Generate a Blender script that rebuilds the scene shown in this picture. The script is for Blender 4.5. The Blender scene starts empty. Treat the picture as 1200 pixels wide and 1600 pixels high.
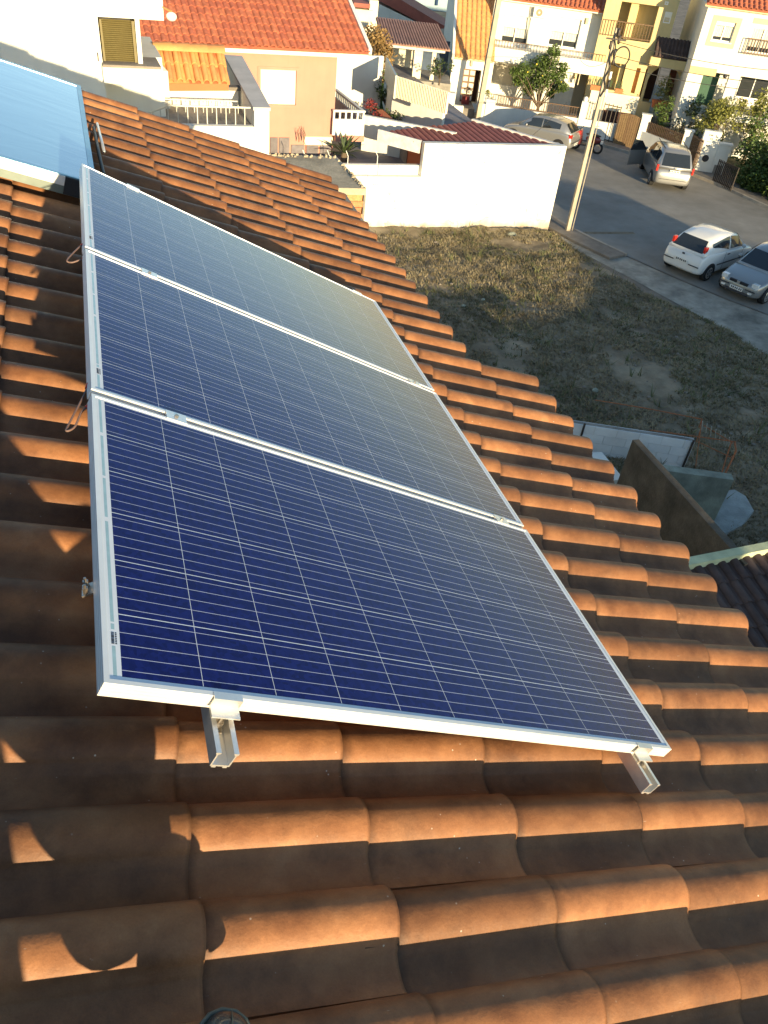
import bpy, math, random
from mathutils import Vector as V, Matrix, noise as mnoise
random.seed(7)
rad = math.radians
sc = bpy.context.scene
COL = sc.collection

# ------------------------------------------------------------------ camera, world, sun, exposure
CW = V((-0.6542491, -2.3457348, 1.7788915))
RW = Matrix(((0.9619660, -0.2555287, 0.0965731), (-0.0894671, -0.6287436, -0.7724488), (0.2581025, 0.7344294, -0.6276914)))
FPX = 1210.655
cam_d = bpy.data.cameras.new('camera'); cam = bpy.data.objects.new('camera', cam_d); COL.objects.link(cam)
cam_d.sensor_fit = 'VERTICAL'; cam_d.sensor_height = 24.0; cam_d.lens = FPX / 1600 * 24.0
cam_d.clip_start = 0.02; cam_d.clip_end = 2000
r0, r1, r2 = RW[0], RW[1], RW[2]
m3 = Matrix(((r0[0], -r1[0], -r2[0]), (r0[1], -r1[1], -r2[1]), (r0[2], -r1[2], -r2[2])))
cam.matrix_world = Matrix.Translation(CW) @ m3.to_4x4()
sc.camera = cam

SUN = V((-0.855, 5.55, -0.785)).normalized()          # direction the light travels
SUN_EL = math.asin(-SUN.z); SUN_AZ = math.atan2(-SUN.x, -SUN.y)
world = bpy.data.worlds.new('World'); sc.world = world; world.use_nodes = True
wn = world.node_tree; wn.nodes.clear()
sky = wn.nodes.new('ShaderNodeTexSky'); sky.sky_type = 'NISHITA'; sky.sun_disc = False
sky.sun_elevation = SUN_EL; sky.sun_rotation = SUN_AZ; sky.air_density = 1.0; sky.dust_density = 0.2; sky.ozone_density = 1.8
bg = wn.nodes.new('ShaderNodeBackground'); bg.inputs[1].default_value = 0.135
wo = wn.nodes.new('ShaderNodeOutputWorld')
wn.links.new(sky.outputs[0], bg.inputs[0]); wn.links.new(bg.outputs[0], wo.inputs[0])
sl = bpy.data.lights.new('sun', 'SUN'); sl.energy = 5.0; sl.angle = rad(0.5); sl.color = (1.0, 0.79, 0.47)
so = bpy.data.objects.new('sun', sl); COL.objects.link(so)
so.rotation_euler = SUN.to_track_quat('-Z', 'Y').to_euler()
sc.view_settings.view_transform = 'Standard'; sc.view_settings.look = 'None'
sc.view_settings.gamma = 1.0; sc.view_settings.exposure = 1.12
sc.render.engine = 'CYCLES'

# ------------------------------------------------------------------ geometry of the place
GZ = -8.0                                            # street level
TILT = 0.2976300; CA, SA = math.cos(TILT), math.sin(TILT)
RM = Matrix(((CA, 0, SA), (0, 1, 0), (-SA, 0, CA)))  # our roof's frame (x down the slope, y along the eave, z off the tiles)
PC, PR, SK = 0.41, 0.2146792, 0.0659501              # tile course length, tile width, stagger
RP = Matrix(((0.9865893, -0.0403437, 0.1581581), (0.0387667, 0.9991631, 0.0130445), (-0.1585520, -0.0067383, 0.9873276)))
TP = V((-0.9552535, -1.3995267, 0.3702405))          # corner of the lowest solar panel in the roof frame
def R(p): return RM @ V(p)
def ray(x, y): return (RW.transposed() @ V(((x - 600) / FPX, (y - 800) / FPX, 1.0))).normalized()
def gp(x, y, z=GZ):                                  # sight line of a photo point met with a level
    d = ray(x, y); return CW + d * ((z - CW.z) / d.z)
def pl(x, y, P0, n):
    d = ray(x, y); n = V(n); return CW + d * ((V(P0) - CW).dot(n) / d.dot(n))

# ------------------------------------------------------------------ mesh helpers
WL = {}
def wloc(o):
    v = V((0, 0, 0))
    while o is not None: v = v + o.location; o = o.parent
    return v
class MB:
    def __init__(s): s.v = []; s.f = []; s.mi = []; s.m = 0
    def add(s, vs, fs):
        b = len(s.v); s.v += [tuple(x) for x in vs]
        for f in fs: s.f.append([b + i for i in f]); s.mi.append(s.m)
        return s
    def quad(s, *p): return s.add(p, [list(range(len(p)))])
    def hexa(s, p):   # 8 pts: bottom 4, top 4
        return s.add(p, [(3, 2, 1, 0), (4, 5, 6, 7), (0, 1, 5, 4), (1, 2, 6, 5), (2, 3, 7, 6), (3, 0, 4, 7)])
    def box(s, x0, x1, y0, y1, z0, z1):
        return s.hexa([(x0, y0, z0), (x1, y0, z0), (x1, y1, z0), (x0, y1, z0), (x0, y0, z1), (x1, y0, z1), (x1, y1, z1), (x0, y1, z1)])
    def prism(s, poly, vec):
        n = len(poly); vec = V(vec); a = [V(p) for p in poly]; b = [p + vec for p in a]
        return s.add(a + b, [list(range(n))[::-1], list(range(n, 2 * n))] + [(i, (i + 1) % n, n + (i + 1) % n, n + i) for i in range(n)])
    def tube(s, pts, r, n=6, cap=True):
        pts = [V(p) for p in pts]; rs = r if isinstance(r, (list, tuple)) else [r] * len(pts)
        vs = []; up = None
        for i, p in enumerate(pts):
            t = (pts[min(i + 1, len(pts) - 1)] - pts[max(i - 1, 0)]).normalized()
            if up is None:
                up = V((0, 0, 1)) if abs(t.z) < .9 else V((1, 0, 0))
            a = t.cross(up).normalized(); up = a.cross(t).normalized()
            for k in range(n):
                an = 2 * math.pi * k / n; vs.append(p + (a * math.cos(an) + up * math.sin(an)) * rs[i])
        fs = [(i * n + k, i * n + (k + 1) % n, (i + 1) * n + (k + 1) % n, (i + 1) * n + k) for i in range(len(pts) - 1) for k in range(n)]
        if cap: fs += [list(range(n)), list(range((len(pts) - 1) * n, len(pts) * n))[::-1]]
        return s.add(vs, fs)
    def bar(s, a, b, w, h=None): # rectangular bar
        h = h or w; a = V(a); b = V(b); t = (b - a).normalized(); up = V((0, 0, 1)) if abs(t.z) < .95 else V((0, 1, 0))
        x = t.cross(up).normalized() * w / 2; y = x.cross(t).normalized() * h / 2
        return s.hexa([a - x - y, a + x - y, b + x - y, b - x - y, a - x + y, a + x + y, b + x + y, b - x + y])
    def blob(s, c, r, n=8, m=6, jit=0.0, rnd=random):
        c = V(c); r = r if isinstance(r, (list, tuple)) else (r, r, r); vs = []
        for i in range(1, m):
            th = math.pi * i / m
            for k in range(n):
                ph = 2 * math.pi * k / n; j = 1 + rnd.uniform(-jit, jit)
                vs.append((c.x + r[0] * j * math.sin(th) * math.cos(ph), c.y + r[1] * j * math.sin(th) * math.sin(ph), c.z + r[2] * j * math.cos(th)))
        t = len(vs); vs.append((c.x, c.y, c.z + r[2])); vs.append((c.x, c.y, c.z - r[2]))
        fs = [(i * n + k, (i + 1) * n + k, (i + 1) * n + (k + 1) % n, i * n + (k + 1) % n) for i in range(m - 2) for k in range(n)]
        fs += [(t, k, (k + 1) % n) for k in range(n)] + [(t + 1, (m - 2) * n + (k + 1) % n, (m - 2) * n + k) for k in range(n)]
        return s.add(vs, fs)
    def mesh(s, name, mats, smooth=False, off=(0, 0, 0)):
        me = bpy.data.meshes.new(name); o = V(off)
        me.from_pydata([tuple(V(p) - o) for p in s.v], [], s.f)
        for m in (mats if isinstance(mats, (list, tuple)) else [mats]): me.materials.append(m)
        if any(s.mi): me.polygons.foreach_set('material_index', s.mi)
        if smooth: me.polygons.foreach_set('use_smooth', [True] * len(me.polygons))
        me.update(); return me
def link(name, me, parent=None, loc=None):
    o = bpy.data.objects.new(name, me); COL.objects.link(o); o.parent = parent
    if loc is not None: o.location = loc
    return o
def obj(name, mb, mats, parent=None, smooth=False, local=False, kind=None, fixn=True):
    if parent is None and not local:
        xs = [p[0] for p in mb.v]; ys = [p[1] for p in mb.v]; zs = [p[2] for p in mb.v]
        off = V(((min(xs) + max(xs)) / 2, (min(ys) + max(ys)) / 2, min(zs)))
        me = mb.mesh(name, mats, smooth, off); o = link(name, me, None, off)
    else:
        off = V((0, 0, 0)) if local else wloc(parent)
        me = mb.mesh(name, mats, smooth, off); o = link(name, me, parent)
    if fixn:
        import bmesh
        bm = bmesh.new(); bm.from_mesh(me); bmesh.ops.recalc_face_normals(bm, faces=bm.faces); bm.to_mesh(me); bm.free()
    if kind: o['kind'] = kind
    return o
def tag(o, label, cat, group=None):
    o['label'] = label; o['category'] = cat
    if group: o['group'] = group
    return o
def thing(name, loc, label, cat, group=None, mat=None):
    o = bpy.data.objects.new(name, None); COL.objects.link(o); o.empty_display_size = .2
    o.location = loc; return tag(o, label, cat, group)
def struct(o): o['kind'] = 'structure'; return o
def bevel(o, w=0.004, seg=2):
    m = o.modifiers.new('bevel', 'BEVEL'); m.width = w; m.segments = seg; m.limit_method = 'ANGLE'; m.angle_limit = rad(40); return o

# ------------------------------------------------------------------ materials
MATS = {}
def mat(name, col, rough=0.7, var=0.15, scale=6.0, bump=0.0, bscale=40.0, metal=0.0, spec=0.4, rnd=0.0, col2=None, coat=0.0, dirt=0.0, coord='pos', stretch=None, sheen=0, streak=0.0):
    if name in MATS: return MATS[name]
    m = bpy.data.materials.new(name); m.use_nodes = True; nt = m.node_tree; N = nt.nodes; L = nt.links; N.clear()
    out = N.new('ShaderNodeOutputMaterial'); b = N.new('ShaderNodeBsdfPrincipled'); L.new(b.outputs[0], out.inputs[0])
    b.inputs['Roughness'].default_value = rough; b.inputs['Metallic'].default_value = metal
    b.inputs['Specular IOR Level'].default_value = spec; b.inputs['Coat Weight'].default_value = coat; b.inputs['Coat Roughness'].default_value = .08
    if coord == 'pos': g = N.new('ShaderNodeNewGeometry'); src = g.outputs['Position']
    else: g = N.new('ShaderNodeTexCoord'); src = g.outputs['Object']
    info = N.new('ShaderNodeObjectInfo')
    if coord == 'obj':
        va = N.new('ShaderNodeVectorMath'); va.operation = 'MULTIPLY_ADD'; L.new(info.outputs['Random'], va.inputs[0]); va.inputs[1].default_value = (37, 19, 53); L.new(src, va.inputs[2]); src = va.outputs[0]
    if stretch:
        vs = N.new('ShaderNodeVectorMath'); vs.operation = 'MULTIPLY'; L.new(src, vs.inputs[0]); vs.inputs[1].default_value = stretch; src = vs.outputs[0]
    n1 = N.new('ShaderNodeTexNoise'); n1.inputs['Scale'].default_value = scale; n1.inputs['Detail'].default_value = 6; n1.inputs['Roughness'].default_value = .62; L.new(src, n1.inputs['Vector'])
    rmp = N.new('ShaderNodeValToRGB'); L.new(n1.outputs[0], rmp.inputs[0])
    c = V(col); c2 = V(col2) if col2 else c * (1 + var); c1 = c * (1 - var)
    rmp.color_ramp.elements[0].position = .32; rmp.color_ramp.elements[1].position = .68
    rmp.color_ramp.elements[0].color = (*c1, 1); rmp.color_ramp.elements[1].color = (*[min(1, x) for x in c2], 1)
    cur = rmp.outputs[0]
    if streak:
        sv = N.new('ShaderNodeVectorMath'); sv.operation = 'MULTIPLY'; L.new(src, sv.inputs[0]); sv.inputs[1].default_value = (5, 5, .35)
        n3 = N.new('ShaderNodeTexNoise'); n3.inputs['Scale'].default_value = 1.0; n3.inputs['Detail'].default_value = 5; L.new(sv.outputs[0], n3.inputs['Vector'])
        r3 = N.new('ShaderNodeMapRange'); r3.inputs[1].default_value = .5; r3.inputs[2].default_value = .75; r3.inputs[3].default_value = 1.0; r3.inputs[4].default_value = 1 - streak; L.new(n3.outputs[0], r3.inputs[0])
        mm = N.new('ShaderNodeMix'); mm.data_type = 'RGBA'; mm.blend_type = 'MULTIPLY'; mm.inputs[0].default_value = 1; L.new(cur, mm.inputs[6]); L.new(r3.outputs[0], mm.inputs[7]); cur = mm.outputs[2]
    if dirt:
        n2 = N.new('ShaderNodeTexNoise'); n2.inputs['Scale'].default_value = scale * .23; n2.inputs['Detail'].default_value = 8; n2.inputs['Roughness'].default_value = .7; L.new(src, n2.inputs['Vector'])
        r2_ = N.new('ShaderNodeMapRange'); r2_.inputs[1].default_value = .42; r2_.inputs[2].default_value = .7; r2_.inputs[3].default_value = 1.0; r2_.inputs[4].default_value = 1 - dirt; L.new(n2.outputs[0], r2_.inputs[0])
        mm = N.new('ShaderNodeMix'); mm.data_type = 'RGBA'; mm.blend_type = 'MULTIPLY'; mm.inputs[0].default_value = 1; L.new(cur, mm.inputs[6]); L.new(r2_.outputs[0], mm.inputs[7]); cur = mm.outputs[2]
    if rnd:
        hs = N.new('ShaderNodeHueSaturation'); mr = N.new('ShaderNodeMapRange'); mr.inputs[3].default_value = 1 - rnd; mr.inputs[4].default_value = 1 + rnd; L.new(info.outputs['Random'], mr.inputs[0]); L.new(mr.outputs[0], hs.inputs['Value'])
        mr2 = N.new('ShaderNodeMapRange'); mr2.inputs[3].default_value = .5 - rnd * .04; mr2.inputs[4].default_value = .5 + rnd * .04; L.new(info.outputs['Random'], mr2.inputs[0]); L.new(mr2.outputs[0], hs.inputs['Hue']); L.new(cur, hs.inputs['Color']); cur = hs.outputs[0]
    L.new(cur, b.inputs['Base Color'])
    if bump:
        nb = N.new('ShaderNodeTexNoise'); nb.inputs['Scale'].default_value = bscale; nb.inputs['Detail'].default_value = 5; L.new(src, nb.inputs['Vector'])
        bp = N.new('ShaderNodeBump'); bp.inputs['Strength'].default_value = bump; bp.inputs['Distance'].default_value = .02; L.new(nb.outputs[0], bp.inputs['Height']); L.new(bp.outputs[0], b.inputs['Normal'])
    MATS[name] = m; return m

def tile_material():
    m = bpy.data.materials.new('clay_tile'); m.use_nodes = True; nt = m.node_tree; N = nt.nodes; L = nt.links
    b = N['Principled BSDF']; b.inputs['Specular IOR Level'].default_value = .35
    tc = N.new('ShaderNodeTexCoord'); info = N.new('ShaderNodeObjectInfo')
    va = N.new('ShaderNodeVectorMath'); va.operation = 'MULTIPLY_ADD'; L.new(info.outputs['Random'], va.inputs[0]); va.inputs[1].default_value = (37, 19, 53); L.new(tc.outputs['Object'], va.inputs[2])
    def noise(s, d, r=.6, v=None):
        n = N.new('ShaderNodeTexNoise'); n.inputs['Scale'].default_value = s; n.inputs['Detail'].default_value = d; n.inputs['Roughness'].default_value = r; L.new(v or va.outputs[0], n.inputs['Vector']); return n.outputs[0]
    def ramp(src, stops):
        r = N.new('ShaderNodeValToRGB'); L.new(src, r.inputs[0]); e = r.color_ramp.elements
        e[0].position, e[0].color = stops[0][0], (*stops[0][1], 1); e[1].position, e[1].color = stops[-1][0], (*stops[-1][1], 1)
        for p, c in stops[1:-1]: k = e.new(p); k.color = (*c, 1)
        return r.outputs[0]
    def mul(a, c, fac=1.0, mode='MULTIPLY'):
        x = N.new('ShaderNodeMix'); x.data_type = 'RGBA'; x.blend_type = mode
        if isinstance(fac, float): x.inputs[0].default_value = fac
        else: L.new(fac, x.inputs[0])
        L.new(a, x.inputs[6])
        if isinstance(c, tuple): x.inputs[7].default_value = (*c, 1)
        else: L.new(c, x.inputs[7])
        return x.outputs[2]
    base = ramp(noise(9, 6), [(.3, (.235, .098, .040)), (.55, (.33, .148, .062)), (.75, (.41, .20, .090))])
    # soot and lichen blotches
    cur = mul(base, ramp(noise(3.1, 8, .7), [(.36, (1.05, 1.03, 1)), (.50, (.85, .83, .82)), (.66, (.50, .49, .52))]))
    cur = mul(cur, ramp(noise(240, 3, .8), [(.30, (.88, .87, .86)), (.62, (1.04, 1.04, 1.04))]))
    # pale specks, droppings and scratches
    vo = N.new('ShaderNodeTexVoronoi'); vo.inputs['Scale'].default_value = 34; L.new(va.outputs[0], vo.inputs['Vector'])
    sp = N.new('ShaderNodeMapRange'); sp.inputs[1].default_value = .05; sp.inputs[2].default_value = .09; sp.inputs[3].default_value = 1; sp.inputs[4].default_value = 0; L.new(vo.outputs['Distance'], sp.inputs[0])
    mk = N.new('ShaderNodeMapRange'); mk.inputs[1].default_value = .54; mk.inputs[2].default_value = .60; L.new(noise(7.3, 2), mk.inputs[0])
    mm = N.new('ShaderNodeMath'); mm.operation = 'MULTIPLY'; L.new(sp.outputs[0], mm.inputs[0]); L.new(mk.outputs[0], mm.inputs[1])
    cur = mul(cur, (.55, .46, .36), mm.outputs[0], 'MIX')
    st = N.new('ShaderNodeVectorMath'); st.operation = 'MULTIPLY'; L.new(va.outputs[0], st.inputs[0]); st.inputs[1].default_value = (9, 60, 20)
    sc2 = N.new('ShaderNodeMapRange'); sc2.inputs[1].default_value = .69; sc2.inputs[2].default_value = .73; sc2.inputs[4].default_value = .5; L.new(noise(1.6, 6, .75, st.outputs[0]), sc2.inputs[0])
    cur = mul(cur, (.5, .42, .34), sc2.outputs[0], 'MIX')
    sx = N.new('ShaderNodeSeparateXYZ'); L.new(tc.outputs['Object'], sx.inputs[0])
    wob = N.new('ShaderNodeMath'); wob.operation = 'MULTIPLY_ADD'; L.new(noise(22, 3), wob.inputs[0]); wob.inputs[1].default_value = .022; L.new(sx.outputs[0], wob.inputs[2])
    g1 = N.new('ShaderNodeMapRange'); g1.inputs[1].default_value = -.402; g1.inputs[2].default_value = -.372; g1.inputs[3].default_value = .35; g1.inputs[4].default_value = 1.0; L.new(wob.outputs[0], g1.inputs[0])  # grime and contact shade painted as dark bands at overlap and rim
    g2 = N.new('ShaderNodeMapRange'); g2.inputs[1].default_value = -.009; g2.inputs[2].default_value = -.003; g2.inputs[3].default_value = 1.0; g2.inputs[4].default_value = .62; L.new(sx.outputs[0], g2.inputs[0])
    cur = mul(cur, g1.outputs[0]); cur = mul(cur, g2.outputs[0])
    hs = N.new('ShaderNodeHueSaturation'); mr = N.new('ShaderNodeMapRange'); mr.inputs[3].default_value = .70; mr.inputs[4].default_value = 1.18; L.new(info.outputs['Random'], mr.inputs[0]); L.new(mr.outputs[0], hs.inputs['Value']); L.new(cur, hs.inputs['Color'])
    L.new(hs.outputs[0], b.inputs['Base Color'])
    rr = N.new('ShaderNodeMapRange'); rr.inputs[3].default_value = .42; rr.inputs[4].default_value = .72; L.new(noise(14, 4), rr.inputs[0]); L.new(rr.outputs[0], b.inputs['Roughness'])
    bp = N.new('ShaderNodeBump'); bp.inputs['Strength'].default_value = .28; bp.inputs['Distance'].default_value = .0016; L.new(noise(320, 4, .7), bp.inputs['Height'])
    bp2 = N.new('ShaderNodeBump'); bp2.inputs['Strength'].default_value = .5; bp2.inputs['Distance'].default_value = .006; L.new(noise(18, 4), bp2.inputs['Height']); L.new(bp.outputs[0], bp2.inputs['Normal']); L.new(bp2.outputs[0], b.inputs['Normal'])
    return m
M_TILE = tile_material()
M_WHITE = mat('white_render', (.74, .73, .66), .85, .05, 1.5, .15, 60, dirt=.10, streak=.10)
M_CREAM = mat('cream_render', (.78, .70, .52), .85, .05, 1.5, .15, 60, dirt=.1)
M_YELLOW = mat('yellow_render', (.62, .50, .25), .85, .06, 1.5, .15, 60, dirt=.12, streak=.08)
M_ORANGE = mat('orange_render', (.48, .24, .18), .85, .05, 1.3, .15, 60, dirt=.08, streak=.06)
M_RUST_WALL = mat('brick_red_render', (.50, .15, .06), .85, .06, 1.5, .1, 60)
M_TERRA = mat('terracotta_tile', (.45, .14, .075), .75, .22, 5, .2, 90, rnd=.10, coord='obj', dirt=.25)
M_TERRA2 = mat('ochre_tile', (.62, .30, .11), .75, .16, 5, .2, 90, rnd=.12, coord='obj', dirt=.2)
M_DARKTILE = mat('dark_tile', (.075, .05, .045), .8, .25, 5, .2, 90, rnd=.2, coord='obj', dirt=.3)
M_GARROOF = mat('wine_red_roof', (.34, .10, .07), .7, .15, 3, .1, 60, dirt=.2)
M_CONC = mat('concrete', (.30, .28, .24), .9, .25, 3, .5, 35, dirt=.45)
M_CONC2 = mat('mossy_concrete', (.33, .36, .29), .9, .3, 2.2, .5, 30, dirt=.5)
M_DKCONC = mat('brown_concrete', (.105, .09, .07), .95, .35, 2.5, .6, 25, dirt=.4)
M_ASPH = mat('asphalt', (.27, .255, .225), .9, .16, .8, .5, 60, dirt=.25)
M_PAVE = mat('pavement_stone', (.24, .21, .175), .9, .2, 2.2, .4, 40, dirt=.3)
M_DIRT = mat('pale_dirt', (.24, .20, .155), .95, .3, .9, .6, 14, dirt=.35)
M_SOIL = mat('lot_soil', (.25, .195, .125), .97, .4, 1.1, .8, 22, col2=(.38, .31, .21), dirt=.4)
M_ALU = mat('brushed_aluminium', (.78, .77, .74), .34, .06, 30, .05, 200, metal=.75, spec=.5)
M_ALUW = mat('anodised_frame', (.84, .83, .80), .42, .04, 14, .0, metal=.45, spec=.5)
M_BOLT = mat('steel_bolt', (.45, .40, .34), .35, .3, 80, metal=.9)
M_BACK = mat('backsheet', (.62, .68, .76), .45, .04, 4, spec=.25)
M_RIBBON = mat('teal_ribbon', (.30, .46, .52), .25, .1, 30, coat=.5)  # teal bus ribbon beside the cells
M_RED = mat('red_connector', (.55, .05, .03), .5)
M_CABLE = mat('brown_cable', (.16, .10, .085), .55)
M_BLACK = mat('black_plastic', (.02, .02, .024), .5)
M_DKMETAL = mat('dark_metal', (.06, .05, .045), .5, metal=.4)
M_IRON = mat('brown_iron', (.16, .10, .06), .6, metal=.3)
M_RAILGREY = mat('grey_rail', (.42, .42, .38), .5, metal=.4)
M_RUST = mat('rusty_rebar', (.33, .12, .05), .85, .3, 30)
M_GLASSD = mat('window_glass', (.035, .04, .045), .06, .1, 2, spec=.8)
M_FRAMEW = mat('white_frame', (.80, .79, .74), .45, .02)
M_SHUTW = mat('white_shutter', (.80, .77, .66), .55, .03)
M_SHUTO = mat('olive_shutter', (.16, .13, .05), .55, .08, 20)
M_CURT = mat('curtain', (.62, .58, .47), .9, .15, 12)
M_BEIGE = mat('beige_trim', (.68, .53, .30), .8, .05)
M_WOODO = mat('orange_wood', (.50, .24, .08), .6, .15, 10)
M_GREEND = mat('green_door', (.03, .09, .055), .5, .1)
M_CYAN = mat('clay_brick', (.50, .22, .10), .9, .25, 18, .5, 60, rnd=.15)
M_SLATE = mat('slate_cladding', (.15, .135, .14), .7, .2, 6, .2, 50, rnd=.12)
M_GRASS = mat('lawn_green', (.045, .085, .018), .95, .3, 3, .6, 60)
M_LEAF = mat('leaf_green', (.055, .10, .018), .6, .4, 3.5, col2=(.10, .155, .03))
M_LEAFD = mat('leaf_dark', (.03, .055, .018), .6, .4, 3.5, col2=(.055, .085, .025))
M_LEAFY = mat('leaf_yellowgreen', (.16, .18, .04), .6, .4, 3.5, col2=(.26, .26, .06))
M_LEAFB = mat('leaf_golden', (.17, .095, .03), .7, .4, 3.5, col2=(.34, .22, .08))
M_LEAFR = mat('leaf_red', (.16, .02, .02), .7, .4, 8, col2=(.28, .04, .035))
M_LEMON = mat('citrus_fruit', (.75, .55, .06), .5)
M_BARK = mat('bark', (.12, .09, .06), .95, .3, 10, .5, 40)
M_WEED = mat('dry_weeds', (.23, .19, .11), .95, .4, .9, col2=(.36, .30, .18))
M_WEEDG = mat('green_weeds', (.10, .12, .05), .95, .4, 1.2, col2=(.18, .19, .08))
M_POLE = mat('pole_concrete', (.42, .36, .27), .85, .15, 3, .3, 30, dirt=.2)
M_WIRE = mat('black_wire', (.03, .03, .03), .6)
M_TYRE = mat('tyre_rubber', (.02, .02, .02), .8)
M_RIM = mat('wheel_rim', (.5, .5, .5), .3, metal=.8)
M_CARW = mat('white_car_paint', (.78, .77, .73), .28, .01, coat=.7)
M_CARS = mat('silver_car_paint', (.36, .36, .35), .3, .01, metal=.6, coat=.7)
M_CARG = mat('car_glass', (.02, .025, .03), .04, .0, spec=.9)
M_LIGHTR = mat('tail_light_red', (.45, .03, .02), .2, coat=.8)
M_LIGHTC = mat('headlight_clear', (.75, .75, .72), .12, coat=.8)
M_TRIM = mat('bumper_trim', (.05, .05, .055), .6)
M_POT = mat('clay_pot', (.50, .16, .06), .8)
M_COPE = mat('grey_coping', (.46, .45, .45), .85, .1, 3, .2, 40, dirt=.15)
M_SHEDTOP = mat('shed_concrete', (.50, .42, .30), .95, .25, 2.5, .6, 25, dirt=.4)

def stained_wall():
    m = M_WHITE.copy(); m.name = 'stained_white_render'; nt = m.node_tree; N = nt.nodes; L = nt.links
    b = [n for n in N if n.type == 'BSDF_PRINCIPLED'][0]; src = b.inputs['Base Color'].links[0].from_socket
    g = N.new('ShaderNodeNewGeometry'); sp = N.new('ShaderNodeSeparateXYZ'); L.new(g.outputs['Position'], sp.inputs[0])
    n = N.new('ShaderNodeTexNoise'); n.inputs['Scale'].default_value = 2.6; n.inputs['Detail'].default_value = 7; L.new(g.outputs['Position'], n.inputs['Vector'])
    a = N.new('ShaderNodeMath'); a.operation = 'MULTIPLY_ADD'; L.new(n.outputs[0], a.inputs[0]); a.inputs[1].default_value = -.75; L.new(sp.outputs[2], a.inputs[2])
    r = N.new('ShaderNodeMapRange'); r.inputs[1].default_value = GZ_ - .38; r.inputs[2].default_value = GZ_ + .10; r.inputs[3].default_value = .85; r.inputs[4].default_value = 0; L.new(a.outputs[0], r.inputs[0])
    x = N.new('ShaderNodeMix'); x.data_type = 'RGBA'; L.new(r.outputs[0], x.inputs[0]); L.new(src, x.inputs[6]); x.inputs[7].default_value = (.27, .20, .13, 1)
    vo = N.new('ShaderNodeTexVoronoi'); vo.feature = 'DISTANCE_TO_EDGE'; vo.inputs['Scale'].default_value = .55
    wv = N.new('ShaderNodeVectorMath'); wv.operation = 'MULTIPLY_ADD'; L.new(n.outputs['Color'], wv.inputs[0]); wv.inputs[1].default_value = (.5, .5, .5); L.new(g.outputs['Position'], wv.inputs[2]); L.new(wv.outputs[0], vo.inputs['Vector'])
    c = N.new('ShaderNodeMapRange'); c.inputs[1].default_value = .0; c.inputs[2].default_value = .006; c.inputs[3].default_value = .75; c.inputs[4].default_value = 0; L.new(vo.outputs['Distance'], c.inputs[0])
    y = N.new('ShaderNodeMix'); y.data_type = 'RGBA'; L.new(c.outputs[0], y.inputs[0]); L.new(x.outputs[2], y.inputs[6]); y.inputs[7].default_value = (.22, .19, .15, 1)
    L.new(y.outputs[2], b.inputs['Base Color']); return m
GZ_ = -8.0
M_STAIN = stained_wall()
# ================================================================== OUR HOUSE: roof, walls
house = thing('house', (0, 0, GZ), 'tile roofed house in the foreground that carries the solar panels', 'house')
def tile_mesh():
    # cross profile (y, z): far skirt, barrel crest, near side, small step, pan
    prof = [(.108, -.034), (.104, -.022)]
    cy, rw_, h = .040, .066, .060
    for k in range(1, 12):
        an = math.pi * (1 - k / 12.0) * .97 + .045
        prof.append((cy - math.cos(an) * -1 * rw_ * -1 * -1, 0)) if False else None
    prof = [p for p in prof if p]
    for k in range(0, 13):
        an = rad(8) + (math.pi - rad(26)) * k / 12.0
        prof.append((cy + rw_ * math.cos(an), -.025 + h * math.sin(an)))
    prof += [(-.0285, -.0085), (-.034, -.0165), (-.040, -.0195), (-.060, -.0245), (-.082, -.0255), (-.100, -.022), (-.112, -.016)]
    xs = [-.485, -.40, -.28, -.16, -.06, -.012, -.004, 0.0]
    rise = [-.0200, -.0165, -.0115, -.0066, -.0024, -.0004, -.0006, -.0030]
    T = .0150; mb = MB(); n = len(prof)
    nrm = []
    for i in range(n):
        a = prof[max(i - 1, 0)]; b = prof[min(i + 1, n - 1)]; t = V((b[0] - a[0], b[1] - a[1], 0)).normalized(); nrm.append((t.y, -t.x))
    top = [[(x, p[0], p[1] + r) for p in prof] for x, r in zip(xs, rise)]
    bot = [[(x, p[0] - m[0] * T, p[1] + r - m[1] * T) for p, m in zip(prof, nrm)] for x, r in zip(xs, rise)]
    # make the normals point up
    if nrm[6][1] < 0: bot = [[(x, p[0] + m[0] * T, p[1] + r + m[1] * T) for p, m in zip(prof, nrm)] for x, r in zip(xs, rise)]
    vs = [p for row in top for p in row]; k = len(xs)
    fs = [(a * n + i, a * n + i + 1, (a + 1) * n + i + 1, (a + 1) * n + i) for a in range(k - 1) for i in range(n - 1)]
    mb.add(vs, fs); ntop = len(fs)
    mb.add(top[-1] + bot[-1], [(i, i + 1, n + i + 1, n + i) for i in range(n - 1)])
    mb.add(bot[-1] + bot[0], [(i + 1, i, n + i, n + i + 1) for i in range(n - 1)])
    mb.add([top[-1][-1], top[0][-1], bot[0][-1], bot[-1][-1]], [(0, 1, 2, 3)])
    mb.add([top[-1][0], top[0][0], bot[0][0], bot[-1][0]], [(3, 2, 1, 0)])
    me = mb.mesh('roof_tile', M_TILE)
    me.polygons.foreach_set('use_smooth', [i < ntop for i in range(len(me.polygons))]); me.update()
    return me
TME = tile_mesh()
def px_of(p):
    X = RW @ (V(p) - CW); return (600 + FPX * X.x / X.z, 800 + FPX * X.y / X.z) if X.z > .05 else (-999, -999)
rt = random.Random(3)
Z_TILE = 0.0
extra = MB(); tmv = [tuple(v.co) for v in TME.vertices]; tmf = [tuple(p.vertices) for p in TME.polygons]
ROOFQ = RM.to_4x4()
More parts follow.
